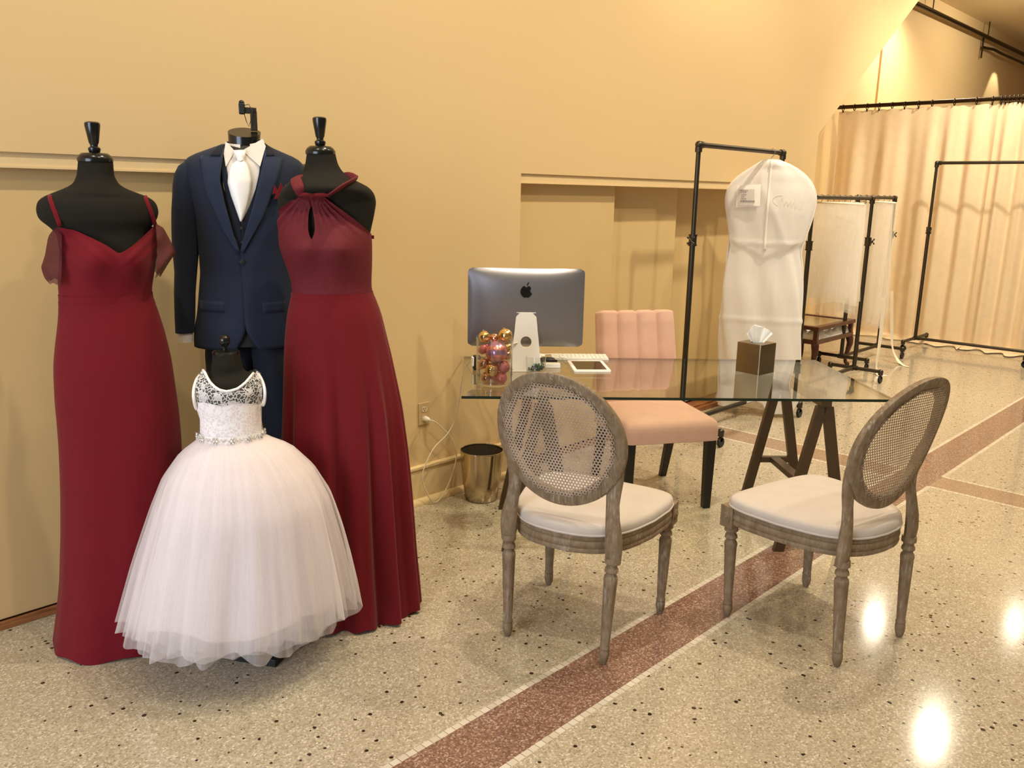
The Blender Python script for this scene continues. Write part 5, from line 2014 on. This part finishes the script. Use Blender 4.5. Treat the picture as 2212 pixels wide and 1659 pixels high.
# ------------------------------------------------------------------ display table with glass top
ct = thing('display_table', 'small mahogany display table with glass sides and curved legs', 'table', (7.42, 3.28, 0))
CW, CD_, CHh = 0.80, 0.52, 0.455
fm = MB()
for z0, z1, ov in ((CHh - 0.035, CHh, 0.012), (CHh - 0.165, CHh - 0.125, 0.004)):
    fm.box2((-ov, -ov, z0), (CW + ov, 0.05, z1))
    fm.box2((-ov, CD_ - 0.05, z0), (CW + ov, CD_ + ov, z1))
    fm.box2((-ov, 0.05, z0), (0.05, CD_ - 0.05, z1))
    fm.box2((CW - 0.05, 0.05, z0), (CW + ov, CD_ - 0.05, z1))
for x in (0.0, CW - 0.04):
    for y in (0.0, CD_ - 0.04):
        fm.box2((x, y, CHh - 0.13), (x + 0.04, y + 0.04, CHh - 0.03))
build('case', fm, M['mahog'], ct, smooth=False, bevel=0.003)
build('tray_bottom', MB().box2((0.03, 0.03, CHh - 0.16), (CW - 0.03, CD_ - 0.03, CHh - 0.15)), M['mahog'], ct, smooth=False)
build('glass_top', MB().box2((0.045, 0.045, CHh - 0.012), (CW - 0.045, CD_ - 0.045, CHh - 0.006)), M['glass'], ct, smooth=False)


def cushion(u, v):
    x = 0.016 + (CW - 0.032) * u
    y = 0.016 + (CD_ - 0.032) * v
    e = min(1, min(u, 1 - u) * 30) * min(1, min(v, 1 - v) * 20)
    z = CHh - 0.148 + e * (0.09 + 0.012 * sin(31 * u + 5 * v) + 0.012 * sin(27 * v - 9 * u) + 0.008 * sin(60 * u))
    return Vector((x, y, z))


fcl = build('fabric_lining', MB().grid(cushion, 60, 40), M['tissue'], ct, ang=180)
for sx in (0, 1):
    for sy_ in (0, 1):
        dx, dy = (1 if sx else -1), (1 if sy_ else -1)
        x0, y0 = (CW - 0.03 if sx else 0.03), (CD_ - 0.03 if sy_ else 0.03)
        pts = []
        rr2 = []
        for off, z, r in ((0.0, CHh - 0.15, 0.034), (0.012, 0.27, 0.036), (0.018, 0.22, 0.030), (0.006, 0.14, 0.022), (-0.006, 0.08, 0.017), (0.0, 0.03, 0.017), (0.014, 0.012, 0.021), (0.020, 0.0, 0.018)):
            pts.append((x0 + dx * off, y0 + dy * off, z))
            rr2.append(r)
        build('leg', MB().tube(pts, rr2, 12), M['mahog'], ct, ang=60)

# ------------------------------------------------------------------ curtain rod and curtains
CXX = 10.25
rd = thing('curtain_rod', 'long dark curtain rod above the cream curtains', 'curtain rod', (CXX, 4.60, 2.652))
build('rod', MB().cyl((0, 0, 0), (0, -4.2, 0), 0.022, n=16), M['rod'], rd)
build('end_bracket', MB().box((0, 0.0, 0), (0.05, 0.02, 0.08)).cyl((0, 0.05, 0), (0, 0, 0), 0.012), M['rod'], rd, bevel=0.003)


def curtain(lbl, y0, y1, nf, amp, seed, rings_y, ph, puddle=0.10):
    r = random.Random(seed)
    t = thing('curtain', lbl, 'curtain', (CXX, y0, 0), 0, 'cream curtains on the rod')
    L = y1 - y0
    ph2 = r.uniform(0, 6)

    def fn(u, v):
        y = L * u
        k = smoothstep(0.0, 0.25, v)
        a = amp * (0.25 + 0.75 * k)
        f = sin(2 * pi * nf * u + ph + 0.8 * sin(3 * u + ph2) + 0.5 * v) + 0.22 * sin(2 * pi * nf * 2.3 * u + ph2 - 0.4 * v)
        z = 2.607 - 0.010 * (1 - abs(sin(pi * u * len(rings_y)))) * (1 - k) + (0.012 - 2.6) * min(1.0, v / 0.93)
        x = a * f * 0.7
        if v > 0.93:
            q = (v - 0.93) / 0.07
            x -= 0.02 + puddle * q * (1 + 0.45 * sin(2 * pi * nf * u * 0.9 + ph) + 0.2 * sin(17 * u + ph2))
            z = 0.012 + 0.030 * sin(pi * q) * (0.6 + 0.4 * sin(11 * u * nf / 2 + ph2))
        else:
            x -= 0.02 * smoothstep(0.6, 0.93, v)
        return Vector((x, y, z))
    build('panel', MB().grid(fn, 170, 70), M['curtain'], t, ang=180, fixn=True)
    for ry in rings_y:
        m = MB()
        m.tube([(0.033 * cos(2 * pi * k / 20), ry - y0, 2.645 + 0.033 * sin(2 * pi * k / 20)) for k in range(20)], 0.005, 8, closed=True)
        m.box((0, ry - y0, 2.603), (0.006, 0.014, 0.024))
        build('ring', m, M['rod'], t)
    return t


curtain('cream satin curtain hanging at the wall end of the rod', 4.54, 3.40, 3.0, 0.048, 3, [4.49, 4.354, 4.207, 4.069, 3.922, 3.783, 3.633, 3.49], 0.3)
curtain('cream satin curtain in the middle, behind the empty tall rack', 3.42, 2.82, 2.2, 0.05, 5, [3.26, 3.04, 2.885], 1.4, 0.16)
curtain('gathered cream satin curtain at the right edge of the picture', 2.84, 1.2, 8.0, 0.06, 9, [2.80, 2.76, 2.72, 2.68, 2.64, 2.60, 2.56, 2.50, 2.3, 2.1, 1.9, 1.7, 1.5, 1.3], 0.2, 0.18)
